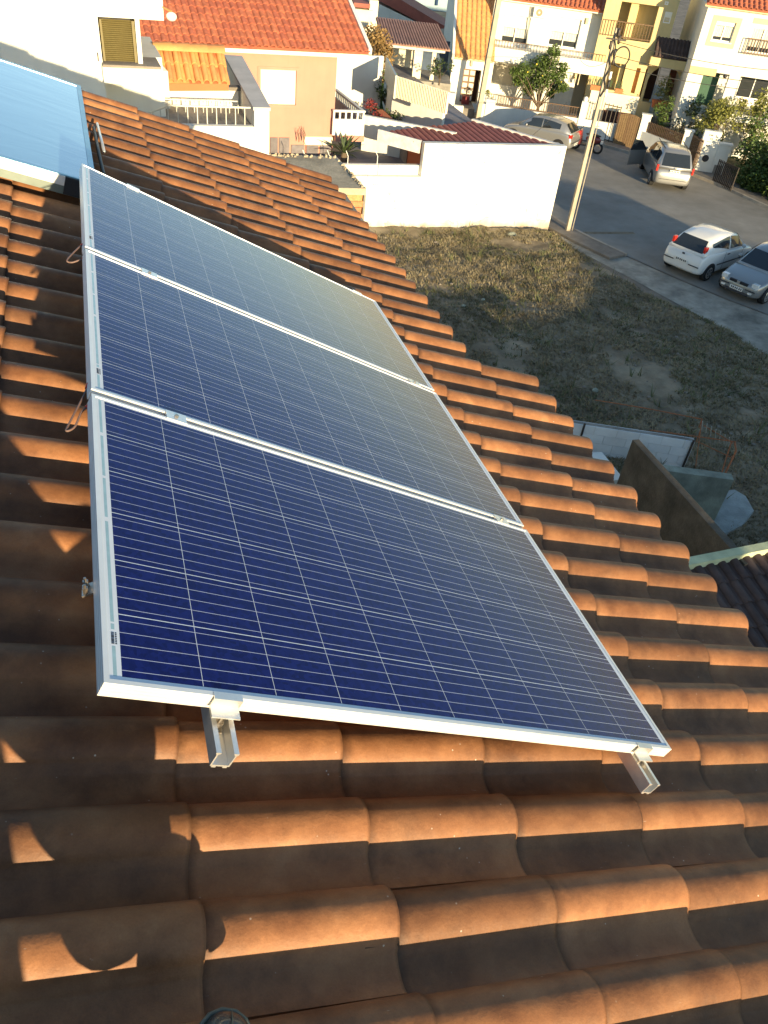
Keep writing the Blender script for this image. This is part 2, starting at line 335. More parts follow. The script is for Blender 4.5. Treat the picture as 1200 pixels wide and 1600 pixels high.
for i in range(-21, 19):
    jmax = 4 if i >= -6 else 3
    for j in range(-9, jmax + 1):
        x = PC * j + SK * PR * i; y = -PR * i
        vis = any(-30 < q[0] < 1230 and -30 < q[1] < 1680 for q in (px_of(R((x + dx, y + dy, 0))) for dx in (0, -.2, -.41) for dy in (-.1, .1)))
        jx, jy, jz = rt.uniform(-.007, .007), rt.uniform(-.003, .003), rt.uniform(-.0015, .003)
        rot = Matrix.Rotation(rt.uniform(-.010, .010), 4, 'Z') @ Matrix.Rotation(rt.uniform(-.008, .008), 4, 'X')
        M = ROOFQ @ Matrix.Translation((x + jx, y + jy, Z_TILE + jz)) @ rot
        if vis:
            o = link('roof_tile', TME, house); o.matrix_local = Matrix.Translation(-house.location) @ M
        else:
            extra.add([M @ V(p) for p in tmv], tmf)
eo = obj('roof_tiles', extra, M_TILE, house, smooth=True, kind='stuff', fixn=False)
deck = MB()
def rbox(mb, x0, x1, y0, y1, z0, z1):
    mb.hexa([R(p) for p in [(x0, y0, z0), (x1, y0, z0), (x1, y1, z0), (x0, y1, z0), (x0, y0, z1), (x1, y0, z1), (x1, y1, z1), (x0, y1, z1)]])
rbox(deck, -4.4, 1.62, -4.0, 1.28, -.16, -.055); rbox(deck, -4.4, 1.10, 1.28, 4.52, -.16, -.055)
obj('roof_deck', deck, M_CONC, house)
w = MB(); w.box(-4.0, .95, -3.9, 1.25, GZ, -.62); w.box(-4.0, .6, 1.25, 4.3, GZ, -.60)
w.hexa([(-4.0, 4.28, -.31), (.6, 4.28, -.31), (.6, 4.3, -.31), (-4.0, 4.3, -.31), (-4.0, 4.28, 1.0), (.6, 4.28, -.30), (.6, 4.3, -.30), (-4.0, 4.3, 1.0)])
obj('wall', w, M_WHITE, house)
# far slope of the roof beyond the ridge
w = MB(); ax = R((-4.4, 0, -.055)).x; az = R((-4.4, 0, -.055)).z
w.hexa([(ax, -4, az - .1), (ax - 4, -4, az - 1.4), (ax - 4, 4.5, az - 1.4), (ax, 4.5, az - .1), (ax, -4, az), (ax - 4, -4, az - 1.3), (ax - 4, 4.5, az - 1.3), (ax, 4.5, az)])
obj('rear_slope', w, M_GARROOF, house)

# ================================================================== SOLAR PANELS
PL, PS, PG = 1.65, .992, .024
PH = .0355
def cell_material():
    m = bpy.data.materials.new('solar_cell'); m.use_nodes = True; nt = m.node_tree; N = nt.nodes; L = nt.links
    b = N['Principled BSDF']; b.inputs['Roughness'].default_value = .22; b.inputs['Specular IOR Level'].default_value = .08
    b.inputs['Coat Weight'].default_value = .8; b.inputs['Coat Roughness'].default_value = .05; b.inputs['Coat IOR'].default_value = 1.28
    tc = N.new('ShaderNodeTexCoord'); info = N.new('ShaderNodeObjectInfo')
    sep = N.new('ShaderNodeSeparateXYZ'); L.new(tc.outputs['Object'], sep.inputs[0])
    def mth(op, a, c=None):
        n = N.new('ShaderNodeMath'); n.operation = op
        for k, x in enumerate((a, c)):
            if x is None: continue
            if isinstance(x, (int, float)): n.inputs[k].default_value = x
            else: L.new(x, n.inputs[k])
        return n.outputs[0]
    fr = mth('FRACT', mth('MULTIPLY', sep.outputs[1], 5 / .1567))
    bus = mth('LESS_THAN', mth('ABSOLUTE', mth('SUBTRACT', fr, .5)), .0225)
    fing = mth('LESS_THAN', mth('FRACT', mth('MULTIPLY', sep.outputs[0], 1 / .0020)), .14)
    va = N.new('ShaderNodeVectorMath'); va.operation = 'MULTIPLY_ADD'; L.new(info.outputs['Random'], va.inputs[0]); va.inputs[1].default_value = (9, 17, 5); L.new(tc.outputs['Object'], va.inputs[2])
    vo = N.new('ShaderNodeTexVoronoi'); vo.inputs['Scale'].default_value = 95; L.new(va.outputs[0], vo.inputs['Vector'])
    vc = N.new('ShaderNodeSeparateColor'); L.new(vo.outputs['Color'], vc.inputs[0])
    r = N.new('ShaderNodeValToRGB'); L.new(vc.outputs[0], r.inputs[0]); e = r.color_ramp.elements
    e[0].color = (.0025, .0050, .075, 1); e[1].color = (.0055, .0110, .125, 1)
    x0 = N.new('ShaderNodeMix'); x0.data_type = 'RGBA'; L.new(mth('MULTIPLY', fing, .02), x0.inputs[0]); L.new(r.outputs[0], x0.inputs[6]); x0.inputs[7].default_value = (.20, .24, .40, 1)
    x = N.new('ShaderNodeMix'); x.data_type = 'RGBA'; L.new(bus, x.inputs[0]); L.new(x0.outputs[2], x.inputs[6]); x.inputs[7].default_value = (.46, .50, .66, 1)
    L.new(x.outputs[2], b.inputs['Base Color'])
    return m
M_CELL = cell_material()
def sweep_frame(Lx, Ly, prof):
    mb = MB(); n = len(prof); cs = [(0, 0, 1, 1), (Lx, 0, -1, 1), (Lx, Ly, -1, -1), (0, Ly, 1, -1)]
    vs = [(cx + sx * o, cy + sy * o, z) for cx, cy, sx, sy in cs for o, z in prof]
    fs = [(a * n + i, ((a + 1) % 4) * n + i, ((a + 1) % 4) * n + (i + 1) % n, a * n + (i + 1) % n) for a in range(4) for i in range(n)]
    return mb.add(vs, fs)
FPROF = [(0, -.0355), (0, -.0275), (.0014, -.0265), (0, -.0255), (0, -.0185), (.0014, -.0175), (0, -.0165), (0, -.0095), (.0014, -.0085), (0, -.0075), (0, -.0006), (.0006, 0), (.0108, 0), (.0112, -.0022), (.003, -.0022), (.003, -.0335), (.028, -.0335), (.028, -.0355)]
def solar_panel(k, label):
    o = thing('solar_panel', (0, 0, 0), label, 'solar panel', 'solar panels in a row on the tile roof')
    org = TP + RP @ V((0, k * (PS + PG), 0))
    o.matrix_world = Matrix.Translation(R(org)) @ (RM @ RP).to_4x4()
    fo = obj('frame', sweep_frame(PL, PS, FPROF), M_ALUW, o, local=True)
    mb = MB(); mb.box(.003, PL - .003, .003, PS - .003, -.0065, -.00204)
    bs = obj('backsheet', mb, M_BACK, o, local=True)
    cp = .1590; cs = .1567
    for i in range(10):
        for j in range(6):
            if k == 0 and i == 0 and j == 0:
                cm = MB(); cm.box(0, .1578, 0, cs, -.0004, .0001); solar_panel.cme = cm.mesh('solar_cell', M_CELL)
            c = link('solar_cell', solar_panel.cme, o); c.location = (.0345 + i * cp, .0205 + j * cp, -.0021)
    mb = MB(); v = .018
    for a, b in ((.02, .093), (.135, .150), (.155, .46), (.475, .62), (.63, .80), (.815, .972)):
        mb.box(.0185, .0255, a, b, -.0026, -.0020)
    obj('ribbon', mb, M_RIBBON, o, local=True)
    mb = MB(); rr = random.Random(5 + k); v = .098
    while v < .128:
        w = rr.choice([.0006, .001, .0016]); mb.box(.0180, .0240, v, v + w, -.0026, -.0018); v += w + rr.choice([.0006, .001])
    for q in range(7): mb.box(.0255, .0290, .098 + q * .0045, .1005 + q * .0045, -.0026, -.0018)
    obj('barcode_label', mb, M_BLACK, o, local=True)
    return o
solar_panel(0, 'nearest dark blue solar panel whose lit front frame faces the viewer')
solar_panel(1, 'middle solar panel of the three between the nearest and the farthest')
solar_panel(2, 'farthest paler grey blue solar panel touching the thermal collector')

PW = (RM @ RP).to_4x4(); PO = R(TP)
def P2W(u, v, w): return PO + (RM @ RP) @ V((u, v, w))
def roof_z_at(u, v, w):   # height above the tile plane
    return (TP + RP @ V((u, v, w))).z
def rail(uc, label, v0):
    o = thing('mounting_rail', (0, 0, 0), label, 'mounting rail', 'aluminium rails under the solar panels')
    o.matrix_world = Matrix.Translation(P2W(uc, 0, -PH)) @ (RM @ RP).to_4x4()
    prof = [(-.020, -.040), (.020, -.040), (.0205, -.006), (.0235, -.004), (.0235, 0), (.013, 0), (.013, -.003), (.0175, -.006), (.0170, -.036), (-.0170, -.036), (-.0175, -.006), (-.013, -.003), (-.013, 0), (-.0235, 0), (-.0235, -.004), (-.0205, -.006)]
    mb = MB(); v1 = 3 * PS + 2 * PG + .06
    mb.prism([(p[0], v0, p[1]) for p in prof], (0, v1 - v0, 0))
    for s in (-.016, .007): mb.box(s, s + .009, v0, v1, -.044, -.0398)
    obj('channel', mb, M_ALU, o, local=True)
    def clamp(v, end):
        mb = MB()
        if end:
            s = end
            q = [(-.006, .0355), (.009, .0355), (.009, .0385), (-.009, .0385), (-.009, .016), (-.034, .016), (-.034, .0125), (-.006, .0125)]
            mb.prism([(-.030, v + s * a, b) for a, b in q], (.060, 0, 0))
            c = obj('end_clamp', mb, M_ALU, o, local=True)
            mb = MB(); mb.tube([(0, v - s * .021, -.012), (0, v - s * .021, .0135)], .004, 8); mb.tube([(0, v - s * .021, -.020), (0, v - s * .021, -.011)], .0095, 6); mb.box(-.012, .012, v - s * .033, v - s * .009, -.034, -.030)
            obj('bolt', mb, M_BOLT, c, local=True)
        else:
            mb.prism([(-.030, v + a, b) for a, b in [(-.021, .0355), (.021, .0355), (.021, .0385), (-.021, .0385)]], (.060, 0, 0))
            mb.box(-.03, .03, v - .009, v + .009, .012, .0354)
            c = obj('mid_clamp', mb, M_ALU, o, local=True)
            mb = MB(); mb.tube([(0, v, .0385), (0, v, .044)], .006, 6); obj('bolt', mb, M_BOLT, c, local=True)
    clamp(-.0005, 1); clamp(PS + PG / 2, 0); clamp(2 * PS + 1.5 * PG, 0); clamp(3 * PS + 2 * PG + .0005, -1)
    h = roof_z_at(uc, 0, -PH - .042)
    for v in (.30, 1.15, 1.98, 2.75):
        hh = roof_z_at(uc, v, -PH - .042) - .022
        mb = MB(); mb.box(.0236, .0276, v - .02, v + .02, -.042 - hh, -.004)
        if hh > .05: mb.box(.0276, .12, v - .02, v + .02, -.042 - hh, -.038 - hh)
        obj('support_leg', mb, M_ALU, o, local=True)
    return o
railL = rail(.240, 'left aluminium rail end sticking out below the lowest panel', -.103)
railR = rail(1.522, 'right aluminium rail end sticking out at the lower corner of the nearest panel', -.100)

def cable(pts, label):
    o = thing('cable', P2W(*pts[0]), label, 'cable', 'panel cables hanging at the left edge')
    ps = [P2W(*p) for p in pts]
    # smooth
    fine = []
    for i in range(len(ps) - 1):
        p0 = ps[max(i - 1, 0)]; p1 = ps[i]; p2 = ps[i + 1]; p3 = ps[min(i + 2, len(ps) - 1)]
        for t in [k / 6 for k in range(6)]:
            fine.append(.5 * ((2 * p1) + (p2 - p0) * t + (2 * p0 - 5 * p1 + 4 * p2 - p3) * t * t + (3 * p1 - p0 - 3 * p2 + p3) * t ** 3))
    fine.append(ps[-1])
    obj('wire', MB().tube(fine, .0032, 6), M_CABLE, o, smooth=True)
    obj('connector', MB().tube(fine[:4], .0060, 8), M_RED, o); obj('connector', MB().tube(fine[-4:], .0060, 8), M_RED, o)
cable([(.004, 1.090, -.030), (-.006, 1.04, -.045), (-.035, .93, -.075), (-.040, .90, -.080), (-.022, .915, -.070), (-.010, .965, -.05), (.006, .985, -.035)], 'thin looped cable with red ends beside the nearest panel joint')
cable([(.004, 2.12, -.030), (-.012, 2.09, -.040), (-.045, 1.99, -.060), (-.030, 1.985, -.062), (-.008, 1.99, -.045), (.006, 1.995, -.035)], 'small looped cable with red ends beside the farther panel joint')
# bracket screwed to the tile by the left frame
hk = thing('roof_hook', P2W(-.004, .287, -.06), 'small steel roof hook with nuts beside the left frame of the nearest panel', 'hook')
mb = MB(); c = P2W(-.008, .287, -.045); mb.bar(c + V((-.012, 0, -.012)), c + V((.05, 0, .006)), .034, .004); obj('plate', mb, M_BOLT, hk)
for dy in (-.010, .010):
    mb = MB(); p = c + V((-.004, dy, -.008)); mb.tube([p, p + V((0, 0, .016))], .0062, 6); mb.tube([p, p + V((0, 0, .024))], .0030, 6); obj('nut', mb, M_BOLT, hk)

# ================================================================== THERMAL COLLECTOR
colr = thing('solar_collector', R((-1.6, 3.0, .05)), 'large flat solar water collector with rippled sky blue glass at the upper left', 'solar collector')
uy = rad(3.9); eu = V((math.cos(uy), math.sin(uy), 0)); ev = V((-math.sin(uy), math.cos(uy), 0)); c0 = V((-.985, 2.03, 0))
def CP(u, v, z): return R(c0 + eu * (-u) + ev * v + V((0, 0, z)))
def cbox(mb, u0, u1, v0, v1, z0, z1): mb.hexa([CP(*p) for p in [(u0, v0, z0), (u1, v0, z0), (u1, v1, z0), (u0, v1, z0), (u0, v0, z1), (u1, v0, z1), (u1, v1, z1), (u0, v1, z1)]])
CW_, CH_ = 1.9, 2.03
mb = MB(); cbox(mb, 0, CW_, 0, CH_, .055, .135); obj('casing', mb, mat('collector_casing', (.20, .24, .22), .45, metal=.5), colr)
mb = MB()
cbox(mb, 0, .028, 0, CH_, .1352, .152); cbox(mb, CW_ - .028, CW_, 0, CH_, .1352, .152); cbox(mb, .0282, CW_ - .0282, 0, .02, .1352, .152); cbox(mb, .0282, CW_ - .0282, CH_ - .028, CH_, .1352, .152)
obj('frame', mb, mat('collector_frame', (.22, .40, .50), .3, metal=.5), colr)
mb = MB(); cbox(mb, .15, CW_, -.010, -.0005, .10, .148); obj('trim_strip', mb, M_ALUW, colr)
mb = MB(); cbox(mb, .0, .149, -.012, -.0005, .06, .147); obj('corner_cap', mb, M_BLACK, colr)
mb = MB(); mb.tube([CP(.045, -.013, .10), CP(.045, -.024, .10)], .008, 8); obj('pipe_stub', mb, M_ALU, colr)
def glass_collector():
    m = bpy.data.materials.new('collector_glass'); m.use_nodes = True; nt = m.node_tree; N = nt.nodes; L = nt.links
    b = N['Principled BSDF']; b.inputs['Base Color'].default_value = (.12, .25, .34, 1); b.inputs['Roughness'].default_value = .10; b.inputs['Specular IOR Level'].default_value = .9
    b.inputs['Coat Weight'].default_value = 1.0; b.inputs['Coat Roughness'].default_value = .03; b.inputs['Coat IOR'].default_value = 1.7
    g = N.new('ShaderNodeNewGeometry'); v = N.new('ShaderNodeVectorMath'); v.operation = 'MULTIPLY'; v.inputs[1].default_value = (1.6, 5.0, 1.6); L.new(g.outputs['Position'], v.inputs[0])
    n = N.new('ShaderNodeTexNoise'); n.inputs['Scale'].default_value = 1.0; n.inputs['Detail'].default_value = 3; n.inputs['Distortion'].default_value = .6; L.new(v.outputs[0], n.inputs['Vector'])
    bp = N.new('ShaderNodeBump'); bp.inputs['Strength'].default_value = .08; bp.inputs['Distance'].default_value = .02; L.new(n.outputs[0], bp.inputs['Height'])
    L.new(bp.outputs[0], b.inputs['Normal']); L.new(bp.outputs[0], b.inputs['Coat Normal']); return m
mb = MB(); cbox(mb, .0283, CW_ - .0283, .0203, CH_ - .0283, .1353, .148); obj('glass', mb, glass_collector(), colr)
mb = MB(); mb.tube([R((-.90, 2.35, .03)), R((-.94, 2.6, .05)), R((-.975, 3.0, .055)), R((-1.01, 3.5, .05))], .011, 8)
tag(obj('pipe', mb, M_BLACK, smooth=True), 'thin black pipe running up the tiles beside the collector', 'pipe')
mb = MB(); mb.tube([R((-.94, 3.0, .055)), R((-.965, 3.3, .055)), R((-.99, 3.62, .05))], .010, 8)
tag(obj('conduit', mb, M_ALU, smooth=True), 'short pale conduit beside the black pipe by the collector', 'conduit')

# ================================================================== PERSON HOLDING THE PHONE (boot tip in the picture, shadow on the tiles)
person = thing('person', R((-1.0, -2.2, 0.03)), 'person in dark rubber boots standing on the tiles at the lower edge', 'person')
def skin(name, joints, edges, m, parent, lev=2, root=0):
    me = bpy.data.meshes.new(name); off = wloc(parent)
    me.from_pydata([tuple(R(j[0]) - off) for j in joints], edges, []); me.materials.append(m)
    o = link(name, me, parent)
    bpy.context.view_layer.objects.active = o
    md = o.modifiers.new('skin', 'SKIN')
    if not me.skin_vertices: 
        bpy.context.view_layer.update()
    sv = me.skin_vertices[0].data
    for i, j in enumerate(joints):
        r = j[1]; sv[i].radius = r if isinstance(r, tuple) else (r, r); sv[i].use_root = (i == root)
    md.use_smooth_shade = True
    s = o.modifiers.new('sub', 'SUBSURF'); s.levels = lev; s.render_levels = lev
    return o
M_SKIN = mat('skin', (.50, .30, .20), .55, .08, 8); M_JEANS = mat('work_trousers', (.05, .06, .08), .9, .2, 10, .3, 60); M_JACKET = mat('dark_jacket', (.045, .05, .055), .85, .2, 8, .3, 50); M_HAIR = mat('dark_hair', (.03, .02, .015), .7, .3, 30)
HIP = V((-1.52, -2.62, .90)); SHO = V((-1.50, -2.68, 1.42)); HEAD = V((-1.44, -2.66, 1.66))
KR = V((-1.17, -2.27, .44)); MR = V((-.885, -2.13, .20)); AR = V((-.785, -2.10, .09)); KL = V((-1.50, -2.40, .47)); AL = V((-1.25, -2.24, .12))
ELB_R = V((-1.19, -2.72, 1.22)); WR_R = V((-1.10, -2.47, 1.44)); ELB_L = V((-1.72, -2.55, 1.18)); WR_L = V((-1.24, -2.45, 1.42))
body = skin('body', [(HIP, .13), (HIP * .5 + SHO * .5, .125), (SHO, .12), (SHO + V((.02, .0, .11)), .055), (HEAD, .09), (HEAD + V((.01, 0, .09)), .085),
    (SHO + V((.17, .0, 0)), .06), (ELB_R, .045), (WR_R, .032), (SHO + V((-.17, 0, 0)), .06), (ELB_L, .045), (WR_L, .032),
    (HIP + V((.10, 0, -.08)), .095), (KR, .065), (MR, .06), (AR, .05), (HIP + V((-.10, 0, -.08)), .095), (KL, .065), (AL, .05)],
    [(0, 1), (1, 2), (2, 3), (3, 4), (4, 5), (2, 6), (6, 7), (7, 8), (2, 9), (9, 10), (10, 11), (0, 12), (12, 13), (13, 14), (14, 15), (0, 16), (16, 17), (17, 18)], M_SKIN, person)
skin('trousers', [(HIP + V((0, 0, .03)), .145), (HIP + V((.10, 0, -.08)), .115), (KR, .10), (MR, .093), (AR, .09), (HIP + V((-.10, 0, -.08)), .115), (KL, .09), (AL, .08)], [(0, 1), (1, 2), (2, 3), (3, 4), (0, 5), (5, 6), (6, 7)], M_JEANS, person)
skin('jacket', [(HIP + V((0, 0, .06)), .15), (HIP * .5 + SHO * .5, .15), (SHO, .14), (SHO + V((.17, 0, 0)), .08), (ELB_R, .062), (WR_R * .9 + ELB_R * .1, .05), (SHO + V((-.17, 0, 0)), .08), (ELB_L, .062), (WR_L * .9 + ELB_L * .1, .05)], [(0, 1), (1, 2), (2, 3), (3, 4), (4, 5), (2, 6), (6, 7), (7, 8)], M_JACKET, person)
mb = MB(); mb.blob(R(HEAD + V((-.005, -.02, .075))), (.105, .11, .10), 12, 8, .02); obj('hair', mb, M_HAIR, person, smooth=True)
for s, wr in ((1, WR_R), (-1, WR_L)):       # hands closed on the phone edges
    for k in range(4):
        b0 = wr + V((0, .02, .01 + .0)); a = b0 + V((-.012 * s, .0, .02 - k * .017)); skin('finger', [(b0, .012), (a + V((0, .006, .0)), .009), (a + V((-.024 * s, -.004, .0)), .008), (a + V((-.036 * s, -.020, .0)), .007)], [(0, 1), (1, 2), (2, 3)], M_SKIN, person, 1)
    skin('thumb', [(wr + V((0, .0, -.005)), .013), (wr + V((-.02 * s, -.015, .03)), .010), (wr + V((-.035 * s, -.025, .05)), .009)], [(0, 1), (1, 2)], M_SKIN, person, 1)
def boot(toe, heel, name='boot'):
    toe = V(toe); heel = V(heel); d = (toe - heel); ln = d.length; d.normalize(); sd = V((d.y, -d.x, 0)).normalized(); up = V((0, 0, 1))
    st = [(0, .030, .085), (.08, .037, .100), (.28, .040, .105), (.50, .043, .088), (.68, .048, .070), (.82, .047, .060), (.92, .040, .052), (.975, .027, .041), (1.0, .010, .026)]
    mb = MB(); n = 14; vs = []
    for t, hw, h in st:
        c = heel + d * (ln * t)
        for k in range(n):
            an = 2 * math.pi * k / n; cx = math.copysign(abs(math.cos(an)) ** .8, math.cos(an)); cz = math.sin(an)
            z = h * (.5 + .5 * (cz if cz > 0 else cz * .98)); vs.append(R(c + sd * hw * cx + up * z))
    m = len(st); mb.add(vs, [(i * n + k, i * n + (k + 1) % n, (i + 1) * n + (k + 1) % n, (i + 1) * n + k) for i in range(m - 1) for k in range(n)] + [list(range(n)), list(range((m - 1) * n, m * n))[::-1]])
    b = obj(name, mb, mat('boot_rubber', (.018, .035, .040), .34, .3, 30, .25, 260, spec=.6, coat=.35, col2=(.055, .062, .045)), person, smooth=True)
    s = b.modifiers.new('sub', 'SUBSURF'); s.levels = 2; s.render_levels = 2
    mb = MB(); mb.tube([R(heel + d * (ln * t) + up * (h + .0015)) for t, hw, h in st[4:8]], .0016, 5); obj('seam', mb, mat('boot_seam', (.10, .11, .08), .5), b, smooth=True)
    mb = MB()
    rim = [(.62, .0485), (.74, .0500), (.84, .0480), (.92, .0425), (.975, .0310), (1.008, .012)]
    mb.tube([R(heel + d * (ln * t) - sd * w_ + up * .016) for t, w_ in rim] + [R(heel + d * (ln * t) + sd * w_ + up * .016) for t, w_ in rim[::-1]], .0055, 6); obj('sole_welt', mb, mat('boot_welt', (.10, .11, .085), .45), b, smooth=True)
    sh = V(heel) + d * .07; mb = MB(); mb.tube([R(sh + up * .05), R(sh + up * .14), R(sh + V((-.06, -.03, .24)))], [.044, .048, .056], 12); obj('shaft', mb, mat('boot_rubber', (0, 0, 0)), b, smooth=True)
boot((-.690, -1.840, .035), (-.765, -2.13, .032)); boot((-1.22, -1.99, .035), (-1.27, -2.27, .032))
# phone just behind the lens
ph = MB(); right_, up_, back_ = V(r0), -V(r1), -V(r2)
c = CW + back_ * .012
ph.hexa([c + right_ * a + up_ * b + back_ * d for d in (0, .008) for a, b in ((-.037, -.13), (.037, -.13), (.037, .02), (-.037, .02))])
tag(obj('phone', ph, M_BLACK), 'black phone held out in both hands above the roof', 'phone')

# unseen block added behind the person to shade the lower left tiles
ch = thing('shade_block', R((-1.6, -3.3, -.05)), 'unseen block added behind the person to shade the lower left tiles', 'shade_block')
mb = MB(); zt_ = R((-.80, -3.0, .50)).z
def cb_(xa, xb, ya, yb, z1, mb): 
    q = [R((xa, ya, -.06)), R((xb, ya, -.06)), R((xb, yb, -.06)), R((xa, yb, -.06))]; mb.hexa(q + [V((p.x, p.y, z1)) for p in q])
cb_(-2.1, -.79, -3.6, -3.0, R((-.8, -3, 0)).z + .50, mb); obj('block_body', mb, M_WHITE, ch)
# ================================================================== FACADES
class FA:                                             # a vertical plane: s along it, z up, d out of it towards the street
    def __init__(s, P0, az):
        s.P0 = V(P0); a = rad(az); s.e = V((math.cos(a), math.sin(a), 0)); s.n = V((math.sin(a), -math.cos(a), 0))
    def shift(s, d): f = FA(s.P0 + s.n * d, 0); f.e = s.e; f.n = s.n; return f
    def L(s, x, y, d=0):
        P = pl(x, y, s.P0 + s.n * d, s.n); return ((P - s.P0).dot(s.e), P.z)
    def W(s, a, z, d=0): P = s.P0 + s.e * a + s.n * d; return V((P.x, P.y, z))
    def box(s, mb, s0, s1, z0, z1, d0, d1):
        return mb.hexa([s.W(*p) for p in [(s0, z0, d0), (s1, z0, d0), (s1, z0, d1), (s0, z0, d1), (s0, z1, d0), (s1, z1, d0), (s1, z1, d1), (s0, z1, d1)]])
    def R(s, x0, y0, x1, y1, d=0):
        a, b = s.L(x0, y0, d), s.L(x1, y1, d); return (min(a[0], b[0]), max(a[0], b[0]), min(a[1], b[1]), max(a[1], b[1]))
    def pbox(s, mb, x0, y0, x1, y1, d0, d1, dref=None):
        r = s.R(x0, y0, x1, y1, d1 if dref is None else dref); return s.box(mb, *r, d0, d1)
    def wall(s, mb, s0, s1, z0, z1, thick, holes=(), d=0, depth=None):
        hs = [(max(h[0], s0), min(h[1], s1), max(h[2], z0), min(h[3], z1)) for h in holes]
        S = sorted({s0, s1, *[h[0] for h in hs], *[h[1] for h in hs]}); Z = sorted({z0, z1, *[h[2] for h in hs], *[h[3] for h in hs]})
        for i in range(len(S) - 1):
            for j in range(len(Z) - 1):
                cx, cz = (S[i] + S[i + 1]) / 2, (Z[j] + Z[j + 1]) / 2
                if any(h[0] < cx < h[1] and h[2] < cz < h[3] for h in hs): continue
                a, b, c, e = S[i], S[i + 1], Z[j], Z[j + 1]
                mb.quad(s.W(a, c, d), s.W(b, c, d), s.W(b, e, d), s.W(a, e, d)); mb.quad(s.W(b, c, d - thick), s.W(a, c, d - thick), s.W(a, e, d - thick), s.W(b, e, d - thick))
        for h in [(s0, s1, z0, z1)] + hs:
            a, b, c, e = h
            for p, q in (((a, c), (b, c)), ((b, c), (b, e)), ((b, e), (a, e)), ((a, e), (a, c))):
                mb.quad(s.W(p[0], p[1], d), s.W(p[0], p[1], d - thick), s.W(q[0], q[1], d - thick), s.W(q[0], q[1], d))
        return mb
def window(F, r, parent, d=0, recess=.12, shutter=0.0, panes=2, curtain=True, shmat=None, fr=.05, sill=True, name='window'):
    s0, s1, z0, z1 = r; mb = MB(); D = d - recess
    F.box(mb, s0, s0 + fr, z0, z1, D - .05, D); F.box(mb, s1 - fr, s1, z0, z1, D - .05, D)
    F.box(mb, s0 + fr, s1 - fr, z0, z0 + fr, D - .05, D); F.box(mb, s0 + fr, s1 - fr, z1 - fr, z1, D - .05, D)
    for k in range(1, panes):
        c = s0 + (s1 - s0) * k / panes; F.box(mb, c - fr * .45, c + fr * .45, z0 + fr, z1 - fr, D - .05, D + .004)
    w = obj(name, mb, M_FRAMEW, parent)
    zt = z1 - (z1 - z0) * shutter
    for k in range(panes):
        a = s0 + (s1 - s0) * k / panes + fr * .5; b = s0 + (s1 - s0) * (k + 1) / panes - fr * .5
        if shutter < .98:
            mb = MB(); F.box(mb, a, b, z0 + fr * .5, zt, D - .03, D - .024); obj('pane', mb, M_GLASSD, w)
        if curtain and shutter < .98:
            mb = MB(); n = 9
            xs = [a + (b - a) * .92 * i / n for i in range(n + 1)]; pz = z0 + (z1 - z0) * .22
            vs = []
            for i, x in enumerate(xs): dd = D - .0235 + (.0 if i % 2 else .012); vs += [F.W(x, pz, dd), F.W(x, zt - .02, dd)]
            mb.add(vs, [(2 * i, 2 * i + 2, 2 * i + 3, 2 * i + 1) for i in range(n)]); obj('curtain', mb, M_CURT, w)
    if shutter > 0:
        mb = MB(); zz = z1 - .02; n = max(3, int((z1 - zt) / .06)); st = (z1 - .01 - zt) / n
        for k in range(n): F.box(mb, s0 + fr * .4, s1 - fr * .4, zt + k * st + .006, zt + (k + 1) * st, D + .005, D + .028)
        F.box(mb, s0 + fr * .4, s1 - fr * .4, zt, z1, D + .003, D + .018)
        obj('shutter', mb, shmat or M_SHUTW, w)
    if sill:
        mb = MB(); F.box(mb, s0 - .06, s1 + .06, z0 - .05, z0 - .002, D, d + .05); obj('sill', mb, M_FRAMEW, w)
    return w
def railing(F, x0, y0, x1, y1, d, parent, m, hgt, step=.12, r=.010, name='railing', balname='baluster', px=True, s01=None, ztop=None, top=.02, joined=False, bz=None):
    if px: (a, za), (b, zb) = F.L(x0, y0, d), F.L(x1, y1, d); z = (za + zb) / 2
    else: a, b = s01; z = ztop
    mb = MB(); F.box(mb, a, b, z - top, z, d - top, d); F.box(mb, a, b, z - hgt + .03, z - hgt + .03 + top, d - top, d)
    o = obj(name, mb, m, parent)
    n = max(2, int((b - a) / step)); me = None; jm = MB()
    for k in range(n + 1):
        s = a + (b - a) * k / n
        if joined: F.box(jm, s - r, s + r, z - hgt, z - top, d - top * .5 - r, d - top * .5 + r); continue
        q = MB(); F.box(q, s - r, s + r, z - hgt, z - top, d - top * .5 - r, d - top * .5 + r)
        obj(balname, q, m, o, fixn=False)
    if joined: obj(balname + 's', jm, m, o, kind='stuff')
    return o
def tile_lowpoly(pitch, course, m, name='roof_tile', seg=7, h=.055):
    mb = MB(); prof = []; rr = pitch * .33
    for k in range(seg):
        an = math.pi * k / (seg - 1); prof.append((-rr * math.cos(an) * 1.0, h * math.sin(an)))
    prof.append((rr + (pitch - 2 * rr) * .6, -.008)); prof.append((rr + (pitch - 2 * rr), .0))
    n = len(prof); L_ = course * 1.12; T = .02
    rows = [[(x, y, z + zz) for x, z in prof] for y, zz in ((0, .018), (.02, .020), (L_, -.006))]
    vs = [p for r in rows for p in r]; mb.add(vs, [(a * n + i, a * n + i + 1, (a + 1) * n + i + 1, (a + 1) * n + i) for a in range(2) for i in range(n - 1)])
    nt = len(mb.f); mb.add(rows[0] + [(p[0], p[1], p[2] - T) for p in rows[0]], [(i, n + i, n + i + 1, i + 1) for i in range(n - 1)])
    me = mb.mesh(name, m); me.polygons.foreach_set('use_smooth', [i < nt for i in range(len(me.polygons))]); return me
